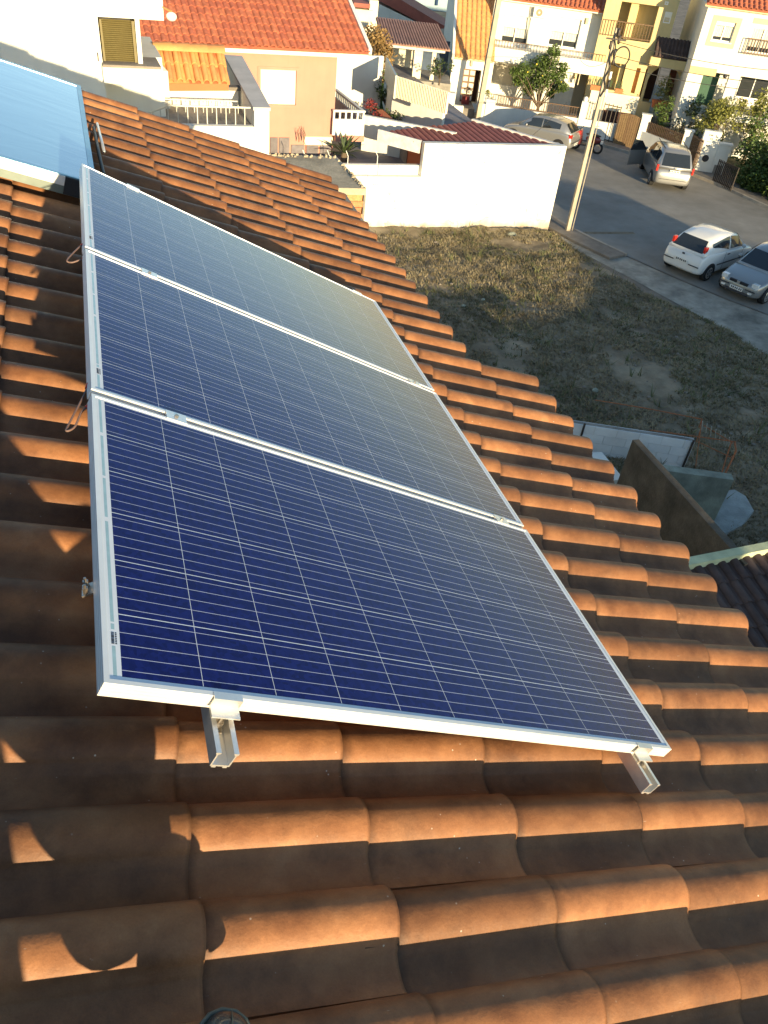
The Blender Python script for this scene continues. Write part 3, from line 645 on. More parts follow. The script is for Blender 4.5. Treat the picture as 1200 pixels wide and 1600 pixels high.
def tiled(parent, O, e, u, ncol, nrow, pitch, course, m, joined=False, skip=None, name='roof_tile', deck=None, seg=7):
    O, e, u = V(O), V(e).normalized(), V(u).normalized(); n = e.cross(u)
    if n.z < 0: n = -n
    me = tile_lowpoly(pitch, course, m, name, seg); B = Matrix((e, u, n)).transposed().to_4x4(); jm = MB(); off = wloc(parent) if parent else V((0, 0, 0))
    rr = random.Random(ncol * 31 + nrow); tv = [v.co.copy() for v in me.vertices]; tf = [tuple(p.vertices) for p in me.polygons]
    for i in range(nrow):
        for j in range(ncol):
            if skip and skip(j, i): continue
            P = O + e * (pitch * (j + .5) + rr.uniform(-.004, .004)) + u * (course * i + rr.uniform(-.008, .008)) + n * rr.uniform(-.002, .004)
            M = Matrix.Translation(P) @ B @ Matrix.Rotation(rr.uniform(-.02, .02), 4, 'Z')
            if joined: jm.add([M @ v for v in tv], tf)
            else:
                o = link(name, me, parent); o.matrix_local = Matrix.Translation(-off) @ M
    if joined: obj(name + 's', jm, m, parent, smooth=True, kind='stuff', fixn=False)
    mb = MB(); W_, H_ = pitch * ncol, course * nrow
    a = [O, O + e * W_, O + e * W_ + u * H_, O + u * H_]
    mb.hexa([p - n * .10 for p in a] + [p - n * .012 for p in a])
    return obj('roof_deck', mb, deck or m, parent)

# ================================================================== GROUND
def sheet(name, pts, z, m):
    mb = MB(); mb.quad(*[V((p[0], p[1], z)) for p in pts]); return struct(obj(name, mb, m, fixn=False))
sheet('ground', [(-300, -300), (400, -300), (400, 400), (-300, 400)], GZ - .02, M_DIRT)
near_edge = [(9.0, 70), (12.5, 52), (14.6, 40), (14.75, 30), (15.1, 25.6), (15.55, 24.0), (16.2, 22.3), (17.1, 20.2), (18.0, 18.4), (19.5, 16.0), (21.5, 12.5), (24, 7.5), (28, 0), (36, -15)]
far_edge = [(46, -15), (36, 5), (31, 14), (28.4, 20.5), (26.9, 25.2), (26.3, 28.4), (25.9, 31.0), (25.1, 33.6), (24.1, 35.9), (22.6, 38.0), (20.6, 40.0), (19.0, 44), (16, 56), (13, 70)]
def fillpoly(name, poly, z, m, kind='structure'):
    import bmesh
    bm = bmesh.new(); vs = [bm.verts.new((p[0], p[1], z)) for p in poly]; es = [bm.edges.new((vs[i], vs[(i + 1) % len(vs)])) for i in range(len(vs))]
    bmesh.ops.triangle_fill(bm, edges=es, use_beauty=True)
    for f in bm.faces:
        if f.normal.z < 0: f.normal_flip()
    me = bpy.data.meshes.new(name); bm.to_mesh(me); bm.free(); me.materials.append(m); o = link(name, me); o['kind'] = kind; return o
fillpoly('road', near_edge + far_edge, GZ, M_ASPH)
def kerb(name, line, side, w, z1, m, slab=1.6):
    # kerb stones along a line, each a part; pavement slab behind
    pts = [V((p[0], p[1], GZ)) for p in line]; mb = MB()
    L_, R_ = [], []
    for i, p in enumerate(pts):
        t = (pts[min(i + 1, len(pts) - 1)] - pts[max(i - 1, 0)]).normalized(); nn = V((-t.y, t.x, 0)) * side; L_.append(p + nn * w); R_.append(p + nn * slab)
    for i in range(len(pts) - 1): mb.hexa([L_[i], L_[i + 1], R_[i + 1], R_[i]] + [q + V((0, 0, z1 - .006)) for q in (L_[i], L_[i + 1], R_[i + 1], R_[i])])
    o = struct(obj(name, mb, m)); km = None; off = wloc(o); rr = random.Random(4)
    acc = 0
    for i in range(len(pts) - 1):
        d = pts[i + 1] - pts[i]; n = max(1, int(d.length / .8)); t = d.normalized(); nn = V((-t.y, t.x, 0)) * side
        for k in range(n):
            a = pts[i] + d * (k / n) + t * .008; b = pts[i] + d * ((k + 1) / n) - t * .008; h = z1 + rr.uniform(-.006, .008)
            q = MB(); q.hexa([a, b, b + nn * w * .97, a + nn * w * .97] + [p + V((0, 0, h)) for p in (a + nn * .01, b + nn * .01, b + nn * w * .97, a + nn * w * .97)])
            obj('kerb_stone', q, mat('kerb_stone', (.36, .32, .26), .9, .15, 3, .3, 40, rnd=.12), o)
    return o
kerb('far_pavement', [p for p in far_edge[4:10]], -1, .14, .12, M_PAVE, 1.5)
kerb('near_pavement', [p for p in near_edge[3:7]], -1, .12, .09, M_PAVE, 1.0)

# --- empty lot: uneven weedy ground
def lot_edge_x(y):
    pts = [(-12, 24.5), (-2, 19), (6.96, 17.2), (11, 17.0), (14.0, 16.9), (16.3, 16.6), (18.0, 15.75), (19.4, 15.2), (20.6, 15.0), (22.5, 14.6), (24.9, 14.3)]
    for a, b in zip(pts, pts[1:]):
        if a[0] <= y <= b[0]: return a[1] + (b[1] - a[1]) * (y - a[0]) / (b[0] - a[0])
    return 14.5
def lot_h(x, y):
    h = .10 * mnoise.noise(V((x * .35, y * .35, 0))) + .06 * mnoise.noise(V((x * 1.3, y * 1.3, 4))) + .04 * mnoise.noise(V((x * 4, y * 4, 9)))
    e = min(1, max(0, (lot_edge_x(y) + .25 * mnoise.noise(V((x * 1.1, y * 1.1, 2))) - x) / .8)); b = min(1, max(0, (24.75 - y) / .1))
    return GZ + (.10 + h) * e - .035 * (1 - e) + .05 * max(0, 1 - (24.75 - y) / .8)
mb = MB(); nx, ny = 150, 190; x0, x1, y0, y1 = .5, 17.8, 2.0, 24.72
vs = []
for j in range(ny + 1):
    for i in range(nx + 1): x = x0 + (x1 - x0) * i / nx; y = y0 + (y1 - y0) * j / ny; vs.append((x, y, lot_h(x, y)))
mb.add(vs, [(j * (nx + 1) + i, j * (nx + 1) + i + 1, (j + 1) * (nx + 1) + i + 1, (j + 1) * (nx + 1) + i) for j in range(ny) for i in range(nx)])
struct(obj('lot_ground', mb, M_SOIL, smooth=True, fixn=False))
def tufts(name, m, n, seed, test, label_=None, hmin=.03, hmax=.10):
    rr = random.Random(seed); mb = MB(); k = 0
    while k < n:
        x = rr.uniform(x0, 17.2); y = rr.uniform(3.0, 24.6)
        if x > lot_edge_x(y) - .25 * rr.random() or not test(x, y, rr): 
            if rr.random() < .5: k += 1
            continue
        k += 1; z = lot_h(x, y) - .01
        for q in range(5):
            a = rr.uniform(0, 6.283); l = rr.uniform(hmin, hmax); w = rr.uniform(.008, .022); ox, oy = x + rr.gauss(0, .04), y + rr.gauss(0, .04)
            ca_, sa_ = math.cos(a), math.sin(a); lean = rr.uniform(.3, 1.6)
            mb.v += [(ox - sa_ * w, oy + ca_ * w, z), (ox + sa_ * w, oy - ca_ * w, z), (ox + ca_ * l * lean, oy + sa_ * l * lean, z + l)]
            b = len(mb.v) - 3; mb.f.append([b, b + 1, b + 2]); mb.mi.append(0)
    o = obj(name, mb, m, fixn=False); o['kind'] = 'stuff'; return o
nz = lambda x, y, s, o: mnoise.noise(V((x * s, y * s, o)))
tufts('dry_weeds', M_WEED, 48000, 11, lambda x, y, r: nz(x, y, .55, 1) + .5 * nz(x, y, 2.2, 5) > -.45 + .25 * r.random())
tufts('green_weeds', M_WEEDG, 15000, 12, lambda x, y, r: nz(x, y, .4, 7) + .4 * nz(x, y, 1.7, 3) > .02 + .2 * r.random(), hmin=.03, hmax=.09)
def stones():
    rr = random.Random(21)
    for (px_, py_, r) in ((800, 368, .17), (724, 478, .06), (755, 468, .05), (930, 610, .08)):
        P = gp(px_, py_, GZ + .10); mb = MB(); mb.blob((P.x, P.y, P.z), (r * 1.3, r, r * .7), 9, 6, .16, rr)
        tag(obj('rock', mb, M_CONC2, smooth=False), {800: 'largest pale rock lying in the weeds by the long white wall', 724: 'small pale stone in the middle of the weedy lot', 755: 'tiny pale stone among weeds behind the other small one', 930: 'pale stone in the weeds just above the rusty rods'}[px_], 'rock', 'stones lying in the lot')
stones()
def litter():
    rr = random.Random(77); mb = MB(); n = 0
    while n < 420:
        x = rr.uniform(1, 16.8); y = rr.uniform(3.5, 24.4)
        if x > lot_edge_x(y) - .1: continue
        r = rr.uniform(.015, .05); mb.blob((x, y, lot_h(x, y) + r * .3), (r * 1.3, r, r * .8), 6, 4, .25, rr); n += 1
    o = obj('gravel', mb, M_PAVE, fixn=False); o['kind'] = 'stuff'
litter()
tufts('tall_weeds', M_WEEDG, 900, 19, lambda x, y, r: nz(x, y, .9, 15) > .12, hmin=.16, hmax=.34)
# pale worn strip of dirt and broken concrete between lot and road
fillpoly('dirt_verge', [(15.05, 25.5), (15.5, 23.95), (16.15, 22.25), (17.05, 20.15), (17.95, 18.35), (19.4, 16.0), (21.4, 12.5), (21.4, 4), (16.5, 4), (16.2, 25.0 - 8), (15.2, 20.5), (14.4, 23), (14.3, 25.3)], GZ - .008, mat('verge_concrete', (.36, .33, .27), .95, .35, 1.6, .6, 20, dirt=.45))

# ================================================================== WHITE HOUSE AT UPPER LEFT with terrace
FL = FA((0, 10.3, 0), 4)
h = thing('white_house', FL.W(-1, GZ + 4, -1), 'big plain white house at the upper left with olive roller shutter and small terrace', 'house')
zt = FL.L(300, 198)[1]
s_l = FL.L(156, 60)[0]; r_sh = FL.R(154, 29, 213, 101); s_up = FL.L(255, 15)[0]; z_up = FL.L(250, 32)[1]
mb = MB(); FL.box(mb, -9, s_l, zt - 5, 1.0, -6, 0); FL.box(mb, s_l, s_up, z_up, 1.0, -6, -.0); obj('wall', mb, M_WHITE, h)
sL, zL = FL.L(160, 103), FL.L(247, 133)
mb = MB(); FL.box(mb, s_l + .002, s_up - .01, zt - 5, FL.L(200, 100)[1], -2.2, -.55); obj('recess_wall', mb, M_WHITE, h)
mb = MB(); FL.pbox(mb, 160, 104, 247, 133, -.5, .12); obj('ledge', mb, M_WHITE, h)
mb = MB(); r = FL.R(160, 102, 248, 105); FL.box(mb, r[0], r[1] + .02, r[3] - .001, r[3] + .03, -.5, .15); obj('ledge_cap', mb, M_PAVE, h)
# roller shutter, slat by slat
rs = FL.R(154, 29, 211, 101, -.12); obj('shutter_guide', FL.box(MB(), rs[0] + .003, rs[0] + .03, rs[2], rs[3], -.16, -.10), M_SHUTO, h)
sh = obj('shutter_box', FL.box(MB(), rs[1], rs[1] + .04, rs[2], rs[3], -.20, -.08), M_SHUTO, h)
n = 22; st = (rs[3] - rs[2]) / n
for k in range(n):
    mb = MB(); z0_ = rs[2] + k * st; c = [(z0_ + .002, -.155), (z0_ + .002, -.130), (z0_ + st * .5, -.117), (z0_ + st * .93, -.130), (z0_ + st * .93, -.155)]
    mb.prism([FL.W(rs[0] + .03, z, d) for z, d in c], FL.e * (rs[1] - rs[0] - .03)); obj('slat', mb, M_SHUTO, sh)
mb = MB(); FL.box(mb, rs[1] + .042, rs[1] + .10, rs[2] - .01, z_up, -.5, -.02); obj('jamb', mb, M_WHITE, h)
mb = MB(); FL.box(mb, rs[0], rs[1] + .04, rs[2], rs[3], -.5, -.2); obj('dark_recess', mb, M_BLACK, h)
# lamp on the wall corner
lp = thing('wall_lamp', FL.W(s_up + .02, z_up + .1, -.05), 'small white domed lamp on the corner of the white house', 'lamp')
mb = MB(); c = pl(268, 26, FL.W(0, 0, .1), FL.n); mb.blob(c, (.07, .07, .055), 12, 8); obj('dome', mb, M_FRAMEW, lp, smooth=True)
mb = MB(); mb.bar(FL.W(s_up + .001, c.z + .09, 0), c + V((0, 0, .06)), .03, .02); obj('bracket', mb, M_WOODO, lp)
tr = thing('dark_bracket', FL.W(*FL.L(154, 90), 0), 'small grey bracket on the white wall edge beside the shutter', 'bracket')
mb = MB(); FL.pbox(mb, 152, 83, 155, 96, .0, .05); obj('arm', mb, M_DKMETAL, tr)
# terrace: back wall, canopy, side wall, floor, parapet, pillar, railing
TB = FL.shift(-1.2)
mb = MB(); a = TB.L(140, 150)[0]; b = TB.L(372, 140)[0]; TB.box(mb, a, b, zt - .3, TB.L(300, 139)[1], -.15, 0); obj('terrace_back_wall', mb, M_WHITE, h)
mb = MB(); zc = TB.L(300, 139)[1]; TB.box(mb, a, b + .1, zc, zc + .05, -.15, .04); obj('wall_cap', mb, M_PAVE, h)
mb = MB(); FL.box(mb, -1.5, FL.L(397, 198)[0], zt - .15, zt, -1.2, -.12); obj('terrace_floor', mb, M_CONC, h)
mb = MB(); FL.box(mb, -1.5, FL.L(397, 200)[0], zt - 5, FL.L(340, 197)[1], -.12, 0); obj('parapet', mb, M_WHITE, h)
mb = MB(); pa = FL.R(397, 172, 420, 240); FL.box(mb, pa[0], pa[1], zt - 5, pa[3], -.28, .02); obj('pillar', mb, M_WHITE, h)
zs = [FL.L(397, 172)[1]]; mb = MB()
ptop = [FL.W(pa[0], pa[3], -.28), FL.W(pa[1], pa[3], -.28)]
q1 = TB.L(352, 90, -1.6); far_ = TB.W(q1[0], q1[1], -1.6)
mb.hexa([FL.W(pa[0], zt - .2, -.28), FL.W(pa[1], zt - .2, -.28), V((far_.x + .27, far_.y, zt - .2)), V((far_.x, far_.y, zt - .2)),
         FL.W(pa[0], pa[3], -.28), FL.W(pa[1], pa[3], -.28), V((far_.x + .27, far_.y, far_.z)), V((far_.x, far_.y, far_.z))]); obj('side_wall', mb, M_WHITE, h)
mb = MB(); c0_ = [V((pa[0] - .02, 0, 0))]
mb.hexa([FL.W(pa[0] - .02, pa[3] + .001, .03), FL.W(pa[1] + .02, pa[3] + .001, .03), V((far_.x + .29, far_.y, far_.z + .001)), V((far_.x - .02, far_.y, far_.z + .001)),
         FL.W(pa[0] - .02, pa[3] + .045, .03), FL.W(pa[1] + .02, pa[3] + .045, .03), V((far_.x + .29, far_.y, far_.z + .045)), V((far_.x - .02, far_.y, far_.z + .045))]); obj('coping', mb, M_COPE, h)
# two hand rails
r1_ = railing(FL, 262, 166, 397, 165, -.10, h, M_RAILGREY, .42, .13, .006, top=.022)
r2_ = railing(TB, 232, 154, 372, 157, .35, h, M_RAILGREY, .45, .13, .005, top=.016)
for o_, f_, x_, y_, x2, y2, dd in ((r1_, FL, 262, 166, 215, 184, -.10), (r2_, TB, 232, 154, 212, 159, .35)):
    A_ = f_.W(*f_.L(x_, y_, dd), dd); B_ = f_.W(*f_.L(x2, y2, dd), dd); mb = MB(); mb.bar(A_, B_, .018, .018)
    for k in range(1, 4): p = A_.lerp(B_, k / 4); mb.bar(p, p - V((0, 0, .42)), .012)
    obj('sloping_rail', mb, M_RAILGREY, h)
# ochre tiled canopy with ridge tiles
O = TB.W(*TB.L(247, 131, .12), .12); E_ = TB.W(*TB.L(357, 131, .12), .12); pit = (E_ - O).length / 8
up = (-TB.n * .85 + V((0, 0, .53))).normalized()
tiled(h, O + V((0, 0, .03)), TB.e, up, 8, 2, pit, .34, M_TERRA2, seg=9)
RG = O + up * .62 + V((0, 0, .06)); wl = (E_ - O).length
for k in range(4):
    mb = MB(); a_ = RG + TB.e * (wl * k / 4 + .01); b_ = RG + TB.e * (wl * (k + 1) / 4 + .03)
    ring = []
    for s_, p in ((.070, a_), (.080, b_)):
        ring.append([p + (-TB.n * .55 + V((0, 0, .83))) * 0 + V((0, 0, 1)) * s_ * math.sin(t) * 1.2 + TB.n * s_ * 2.0 * math.cos(t) for t in [math.pi * q / 8 for q in range(9)]])
    mb.add(ring[0] + ring[1], [(i, i + 1, 9 + i + 1, 9 + i) for i in range(8)]); mb.add(ring[1] + [p - V((0, 0, .02)) for p in ring[1]], [(i, 9 + i, 10 + i, i + 1) for i in range(8)])
    obj('ridge_tile', mb, M_TERRA2, h, smooth=True)
mb = MB(); mb.hexa([O + V((0, 0, -.10)), E_ + V((0, 0, -.10)), E_ + up * .9 + V((0, 0, -.5)), O + up * .9 + V((0, 0, -.5)), O, E_, E_ + up * .75, O + up * .75]); obj('canopy_base', mb, M_RUST_WALL, h)
mb = MB(); A_ = TB.W(*TB.L(214, 70, -.5), -.5); B_ = TB.W(*TB.L(247, 106, .15), .15); mb.bar(A_, B_, .16, .06); obj('sloping_coping', mb, M_COPE, h)
mb = MB(); mb.hexa([A_ + V((0, 0, -1)), B_ + V((0, 0, -1)), B_ + V((.14, 0, -1)), A_ + V((.14, 0, -1)), A_ + V((0, 0, -.04)), B_ + V((0, 0, -.04)), B_ + V((.14, 0, -.04)), A_ + V((.14, 0, -.04))]); obj('stair_wall', mb, M_WHITE, h)

# ================================================================== FLAT ROOFED SHED beside our eave
sd = thing('flat_shed', (2.3, 12.6, GZ), 'small shed with weathered flat concrete roof and bare brick end beyond the tile eave', 'shed')
P1, P2, P3 = gp(572, 296, -2.5), gp(536, 261, -2.5), gp(402, 240, -2.5)
P1, P2 = V((3.14, 11.6, 0)), V((3.02, 13.5, 0)); xl = 1.55
mb = MB(); mb.hexa([(xl, 11.61, -2.62), (3.16, 11.61, -2.62), (3.03, 13.6, -2.62), (xl, 13.6, -2.62), (xl, 11.61, -2.5), (3.16, 11.61, -2.5), (3.03, 13.6, -2.5), (xl, 13.6, -2.5)])
slab = obj('roof_slab', mb, M_SHEDTOP, sd); bevel(slab, .012)
mb = MB(); mb.box(xl, 3.05, 11.95, 13.5, GZ, -2.625); obj('wall', mb, M_WHITE, sd)
rr = random.Random(9)
for k in range(8):
    z = -2.63 - k * .115
    for j in range(3):
        w0 = .30 + (.02 if k % 2 else -.06)
        xa = 3.12 - .30 * (j + 1) + (.08 if k % 2 else 0) ; xb = xa + .285
        xb = min(xb, 3.13); mb = MB(); jj = rr.uniform(-.012, .012); mb.box(xa, xb, 11.66 + jj, 11.94, z - .105, z); obj('brick', mb, M_CYAN, sd)
mb = MB(); mb.box(3.131, 3.17, 11.66, 11.94, -3.6, -2.63); mb.box(2.1, 3.12, 11.70, 11.94, GZ, -3.5); obj('mortar_edge', mb, M_CONC, sd)
rr = random.Random(2)
mb = MB()
for k in range(90):
    t = rr.random(); x = 3.1 - t * .1 + rr.gauss(0, .02) if rr.random() < .5 else rr.uniform(1.4, 3.0); y = 11.65 + t * 1.9 if x > 3.0 else 13.5 + rr.gauss(0, .04)
    mb.blob((x, y, -2.495), rr.uniform(.012, .035), 5, 4, .3, rr)
obj('rubble', mb, M_SHEDTOP, sd, kind='stuff')

# ================================================================== ORANGE HOUSE
FO = FA((6.0, 27.4, 0), 5)
oh = thing('orange_house', FO.W(-3, GZ, -3), 'orange rendered house with bright terracotta tile roof and closed white shutter', 'house')
def E2(x, y, d=0): return FO.W(*FO.L(x, y, d), d)
zb = FO.L(500, 232)[1]; ze = FO.L(526, 83)[1]; sR = FO.L(524, 150)[0]; sLft = FO.L(245, 100)[0]
hw = FO.R(407, 108, 462, 164)
mb = MB(); FO.wall(mb, sLft, sR, zb - 2, ze, .3, [hw]); obj('wall', mb, M_ORANGE, oh)
mb = MB(); FO.box(mb, sLft, sR - .002, zb - 2, ze - .01, -8, -.301); obj('rear_wall', mb, M_ORANGE, oh)
mb = MB(); FO.box(mb, sLft - 3, sLft - .001, zb - 2, ze, -8, -.7); obj('recessed_wall', mb, M_RUST_WALL, oh)  # shade of the house side painted as darker red render
mb = MB(); FO.box(mb, hw[0] - .09, hw[0], hw[2] - .09, hw[3] + .09, 0, .03); FO.box(mb, hw[1], hw[1] + .09, hw[2] - .09, hw[3] + .09, 0, .03); FO.box(mb, hw[0], hw[1], hw[3], hw[3] + .09, 0, .03); FO.box(mb, hw[0], hw[1], hw[2] - .09, hw[2], 0, .05); obj('window_surround', mb, M_ORANGE, oh)
window(FO, hw, oh, 0, .07, 1.0, 1, shmat=mat('cream_shutter', (.80, .74, .56), .55, .03), sill=False)
# eave fascia and tiles
A_, B_ = E2(215, 64, .45), E2(581, 84, .45); e_ = (B_ - A_); wl = e_.length; e_.z = 0; e_.normalize(); zE = (A_.z + B_.z) / 2
A_.z = B_.z = zE
mb = MB(); n_ = FO.n; mb.hexa([A_ + V((0, 0, -.17)), B_ + V((0, 0, -.17)), B_ + V((0, 0, -.17)) - n_ * .6, A_ + V((0, 0, -.17)) - n_ * .6, A_ + V((0, 0, -.02)), B_ + V((0, 0, -.02)), B_ + V((0, 0, -.02)) - n_ * .6, A_ + V((0, 0, -.02)) - n_ * .6]); obj('eave_board', mb, M_WHITE, oh)
upo = (-n_ * math.cos(rad(23)) + V((0, 0, math.sin(rad(23))))).normalized()
ncol = 33; pit = (wl - .12) / ncol
tiled(oh, A_ + n_ * .05 + V((0, 0, .035)), e_, upo, ncol, 9, pit, .385, M_TERRA, seg=6)
mb = MB(); p = B_ - e_ * .12; mb.hexa([p + V((0, 0, -.1)), B_ + V((0, 0, -.1)), B_ + upo * 6 + V((0, 0, -.1)), p + upo * 6 + V((0, 0, -.1)), p + V((0, 0, .14)), B_ + V((0, 0, .14)), B_ + upo * 6 + V((0, 0, .14)), p + upo * 6 + V((0, 0, .14))]); obj('verge_board', mb, M_WHITE, oh)
mb = MB(); p = B_ - e_ * .17 + V((0, 0, .03)); mb.bar(p, p + upo * 6, .05, .05); obj('gutter', mb, M_RAILGREY, oh)
# plinth cladding slabs
zp = FO.L(460, 225)[1]
for k, (xa, xb) in enumerate(((402, 420), (420, 434), (434, 452), (453, 475), (477, 497), (498, 517))):
    mb = MB(); a_, b_ = FO.L(xa + 1, 230)[0], FO.L(xb, 230)[0]; FO.box(mb, a_ + .02, b_ - .01, zb - .35, (zb + .12 if k > 2 else zb + .36), .0, .05); obj('cladding_slab', mb, M_SLATE, oh)
mb = MB(); a_, b_ = FO.L(475, 230)[0], FO.L(519, 230)[0]; FO.box(mb, a_, b_, zb + .125, zb + .40, 0, .04); obj('plinth_band', mb, M_CREAM, oh)
# balcony at the right side
bl = FO.R(520, 186, 568, 212, .25); zt_ = FO.L(568, 173, .25)[1]; zbot = FO.L(545, 221, .25)[1]
mb = MB(); FO.box(mb, bl[0] + .01, bl[1], bl[2], bl[3], .15, .25); FO.box(mb, bl[1] - .1, bl[1], bl[2], bl[3], -3.2, .149); obj('balcony_wall', mb, M_WHITE, oh)
mb = MB(); FO.box(mb, sR + .003, bl[1] + .02, zbot, bl[2] - .001, -3.2, .27); obj('balcony_slab', mb, M_ORANGE, oh)
mb = MB(); FO.box(mb, sR + .003, bl[1] - .101, bl[2], bl[2] + .03, -3.2, .149); obj('balcony_floor', mb, M_SLATE, oh)
mb = MB(); FO.box(mb, bl[0] + .01, bl[1], zt_ - .06, zt_, .12, .27); FO.box(mb, bl[1] - .12, bl[1], zt_ - .06, zt_, -3.2, .119); FO.box(mb, bl[0] + .01, bl[1] - .12, zt_ - .06, zt_, -3.25, -3.12); rl = obj('railing', mb, M_WHITE, oh)
for k in range(6):
    s_ = bl[0] + .05 + (bl[1] - bl[0] - .1) * k / 5; mb = MB(); FO.box(mb, s_ - .03, s_ + .03, bl[3], zt_ - .06, .17, .23); obj('baluster', mb, M_WHITE, rl)
for k in range(14):
    d_ = .1 - 3.1 * (k + 1) / 14; mb = MB(); FO.box(mb, bl[1] - .08, bl[1] - .03, bl[3], zt_ - .06, d_ - .03, d_ + .03); obj('baluster', mb, M_WHITE, rl)
for px0, py0, h0 in ((467, 222, .45), (475, 222, .5)):
    b_ = E2(px0, py0, .3); mb = MB(); rr = random.Random(px0)
    for k in range(5): mb.tube([b_, b_ + V((rr.uniform(-.05, .05), 0, h0 * .5)), b_ + V((rr.uniform(-.14, .14), rr.uniform(-.05, .05), h0))], [.01, .008, .003], 4)
    tag(obj('dry_stem', mb, M_BARK), 'thin dry stems against the orange wall, %s' % ('left bunch of the two' if px0 == 467 else 'right bunch of the two'), 'plant', 'dry stems by the orange wall')

# driveway behind the wall, raised terrace ground
YZ = zb - .25
mb = MB(); mb.box(-8, 13.9, 24.98, 60, GZ - 1, YZ)
yard = struct(obj('raised_yard', mb, mat('yard_paving', (.23, .21, .21), .85, .25, 1.2, .3, 20, dirt=.35)))
# ================================================================== GARAGE AND LONG WHITE WALL
FG = FA((7.26, 24.66, 0), 2.7)
gar = thing('garage', FG.W(3, GZ, -1), 'low garage with blank sunlit white front and wine red ribbed roof', 'garage')
r = FG.R(664, 224, 884, 300); sG0, sG1, zG = r[0], r[1], FG.L(770, 226)[1]
sG1 = FG.L(858, 358)[0] * .5 + FG.L(884, 229)[0] * .5
mb = MB(); FG.box(mb, sG0, sG1, GZ - .1, zG, -.25, 0); obj('front_wall', mb, M_STAIN, gar)
lw = thing('boundary_wall', FG.W(0, GZ, 0), 'long low white boundary wall running left from the garage below the orange house', 'wall')
zw = FG.L(600, 276)[1]; zw2 = FG.L(600, 258, -.25)[1]
mb = MB(); FG.box(mb, -6, sG0 - .002, GZ - .1, zw, -.25, -.002); obj('lower_wall', mb, M_STAIN, lw)
mb = MB(); FG.box(mb, -6, sG0 + .5, GZ - .1, zw2, -.45, -.252); obj('upper_wall', mb, M_WHITE, lw)
mb = MB(); FG.box(mb, FG.L(551, 300)[0], FG.L(552.2, 300)[0], GZ + .2, zw, 0, .006); FG.box(mb, FG.L(590, 265, -.25)[0], FG.L(591.2, 265, -.25)[0], zw, zw2, -.252, -.247); obj('joint_line', mb, M_CONC, lw)
for px0 in (589, 476, 514, 543):
    mb = MB(); s_, z_ = FG.L(px0, 258, -.35); a_ = FG.W(s_, zw2, -.35); mb.tube([a_, a_ + V((0, 0, .25)), a_ + V((-.08, 0, .42))], .012, 6)
    tag(obj('wall_post', mb, M_FRAMEW), {589: 'thin bent white post on the boundary wall beside the garage', 476: 'leftmost thin bent white post on the boundary wall', 514: 'thin bent white post left of the spiky palm', 543: 'thin white post in front of the spiky palm'}[px0], 'post', 'thin posts on the boundary wall')
# ribbed roof
O = FG.W(sG0, zG - .10, -.26)
upg = (-FG.n * math.cos(rad(1.5)) + V((0, 0, math.sin(rad(1.5))))).normalized()
VA = pl(591, 207, O, upg.cross(FG.e)); gb = MB(); Pn = upg.cross(FG.e)
def onroofg(x, y): return pl(x, y, O, upg.cross(FG.e))
c = [FG.W(sG0, O.z, -.27), VA, onroofg(664, 199), onroofg(740, 191), FG.W(sG1 - .02, O.z, -.27)]
rg = obj('roof', MB().prism([p for p in c], (0, 0, -.12)), M_GARROOF, gar)
# ribs that run up the roof
u0, u1 = (c[1] - O).dot(FG.e), sG1 - sG0
def inside(P):
    s = None; n = len(c)
    for i in range(n):
        a, b = c[i], c[(i + 1) % n]; cr = (b.x - a.x) * (P.y - a.y) - (b.y - a.y) * (P.x - a.x)
        if s is None: s = cr > 0
        elif (cr > 0) != s: return False
    return True
k = 0; s_ = u0 + .1; rj = MB()
while s_ < u1 - .05:
    run = None; d_ = 0
    while d_ < 14:
        P = O + FG.e * s_ + upg * d_
        ins = inside(P)
        if ins and run is None: run = d_
        if run is not None and not ins: break
        d_ += .1
    if run is not None and d_ - run > .3:
        a_ = O + FG.e * s_ + upg * run; b_ = O + FG.e * s_ + upg * (d_ - .1); mb = MB()
        for q in (0,):
            prof = [V((math.cos(t) * .10, 0, math.sin(t) * .05)) for t in [math.pi * i / 6 for i in range(7)]]
            vs = [p + FG.e * v.x + V((0, 0, v.z + .002)) for p in (a_, b_) for v in prof]; mb.add(vs, [(i, i + 1, 8 + i, 7 + i) for i in range(6)])
            mb.add(vs[:7], [list(range(7))]); mb.add(vs[7:], [list(range(7))[::-1]])
        obj('tile_row', mb, M_GARROOF, rg, smooth=True)
    s_ += .235
mb = MB(); a_, b_ = VA, FG.W(sG0 - .03, O.z, -.30); mb.bar(a_ + V((0, 0, -.10)), b_ + V((0, 0, -.10)), .08, .42); obj('verge_board', mb, mat('grey_white_board', (.62, .60, .58), .8), gar)
mb = MB(); a_, b_ = onroofg(738, 189), c[4] - FG.e * .06; mb.bar(a_ + V((0, 0, .02)), b_ + V((0, 0, .02)), .16, .12); obj('verge_coping', mb, mat('grey_white_board', (.6, .6, .6)), gar)
sw = MB(); sw.hexa([V((p.x, p.y, GZ)) for p in (c[3], c[4], c[4] - FG.e * .2, c[3] - FG.e * .2)] + [V((p.x, p.y, p.z - .13)) for p in (c[3], c[4], c[4] - FG.e * .2, c[3] - FG.e * .2)]); obj('side_wall', sw, M_WHITE, gar)
b_ = FG.W(sG0 + .12, O.z - .12, -.50); a_ = b_ - FG.n * 5.5 + V((0, 0, upg.z * 5.5)); mb = MB()
dv = V((.06, .04, 0)); mb.hexa([V((a_.x, a_.y, YZ)), V((b_.x, b_.y, YZ)), V((b_.x + .3, b_.y + .1, YZ)), V((a_.x + .3, a_.y + .1, YZ)), a_ + V((0, 0, -.24)), b_ + V((0, 0, -.24)), b_ + V((.3, .1, -.24)), a_ + V((.3, .1, -.24))]); obj('orange_side_wall', mb, M_RUST_WALL, gar)
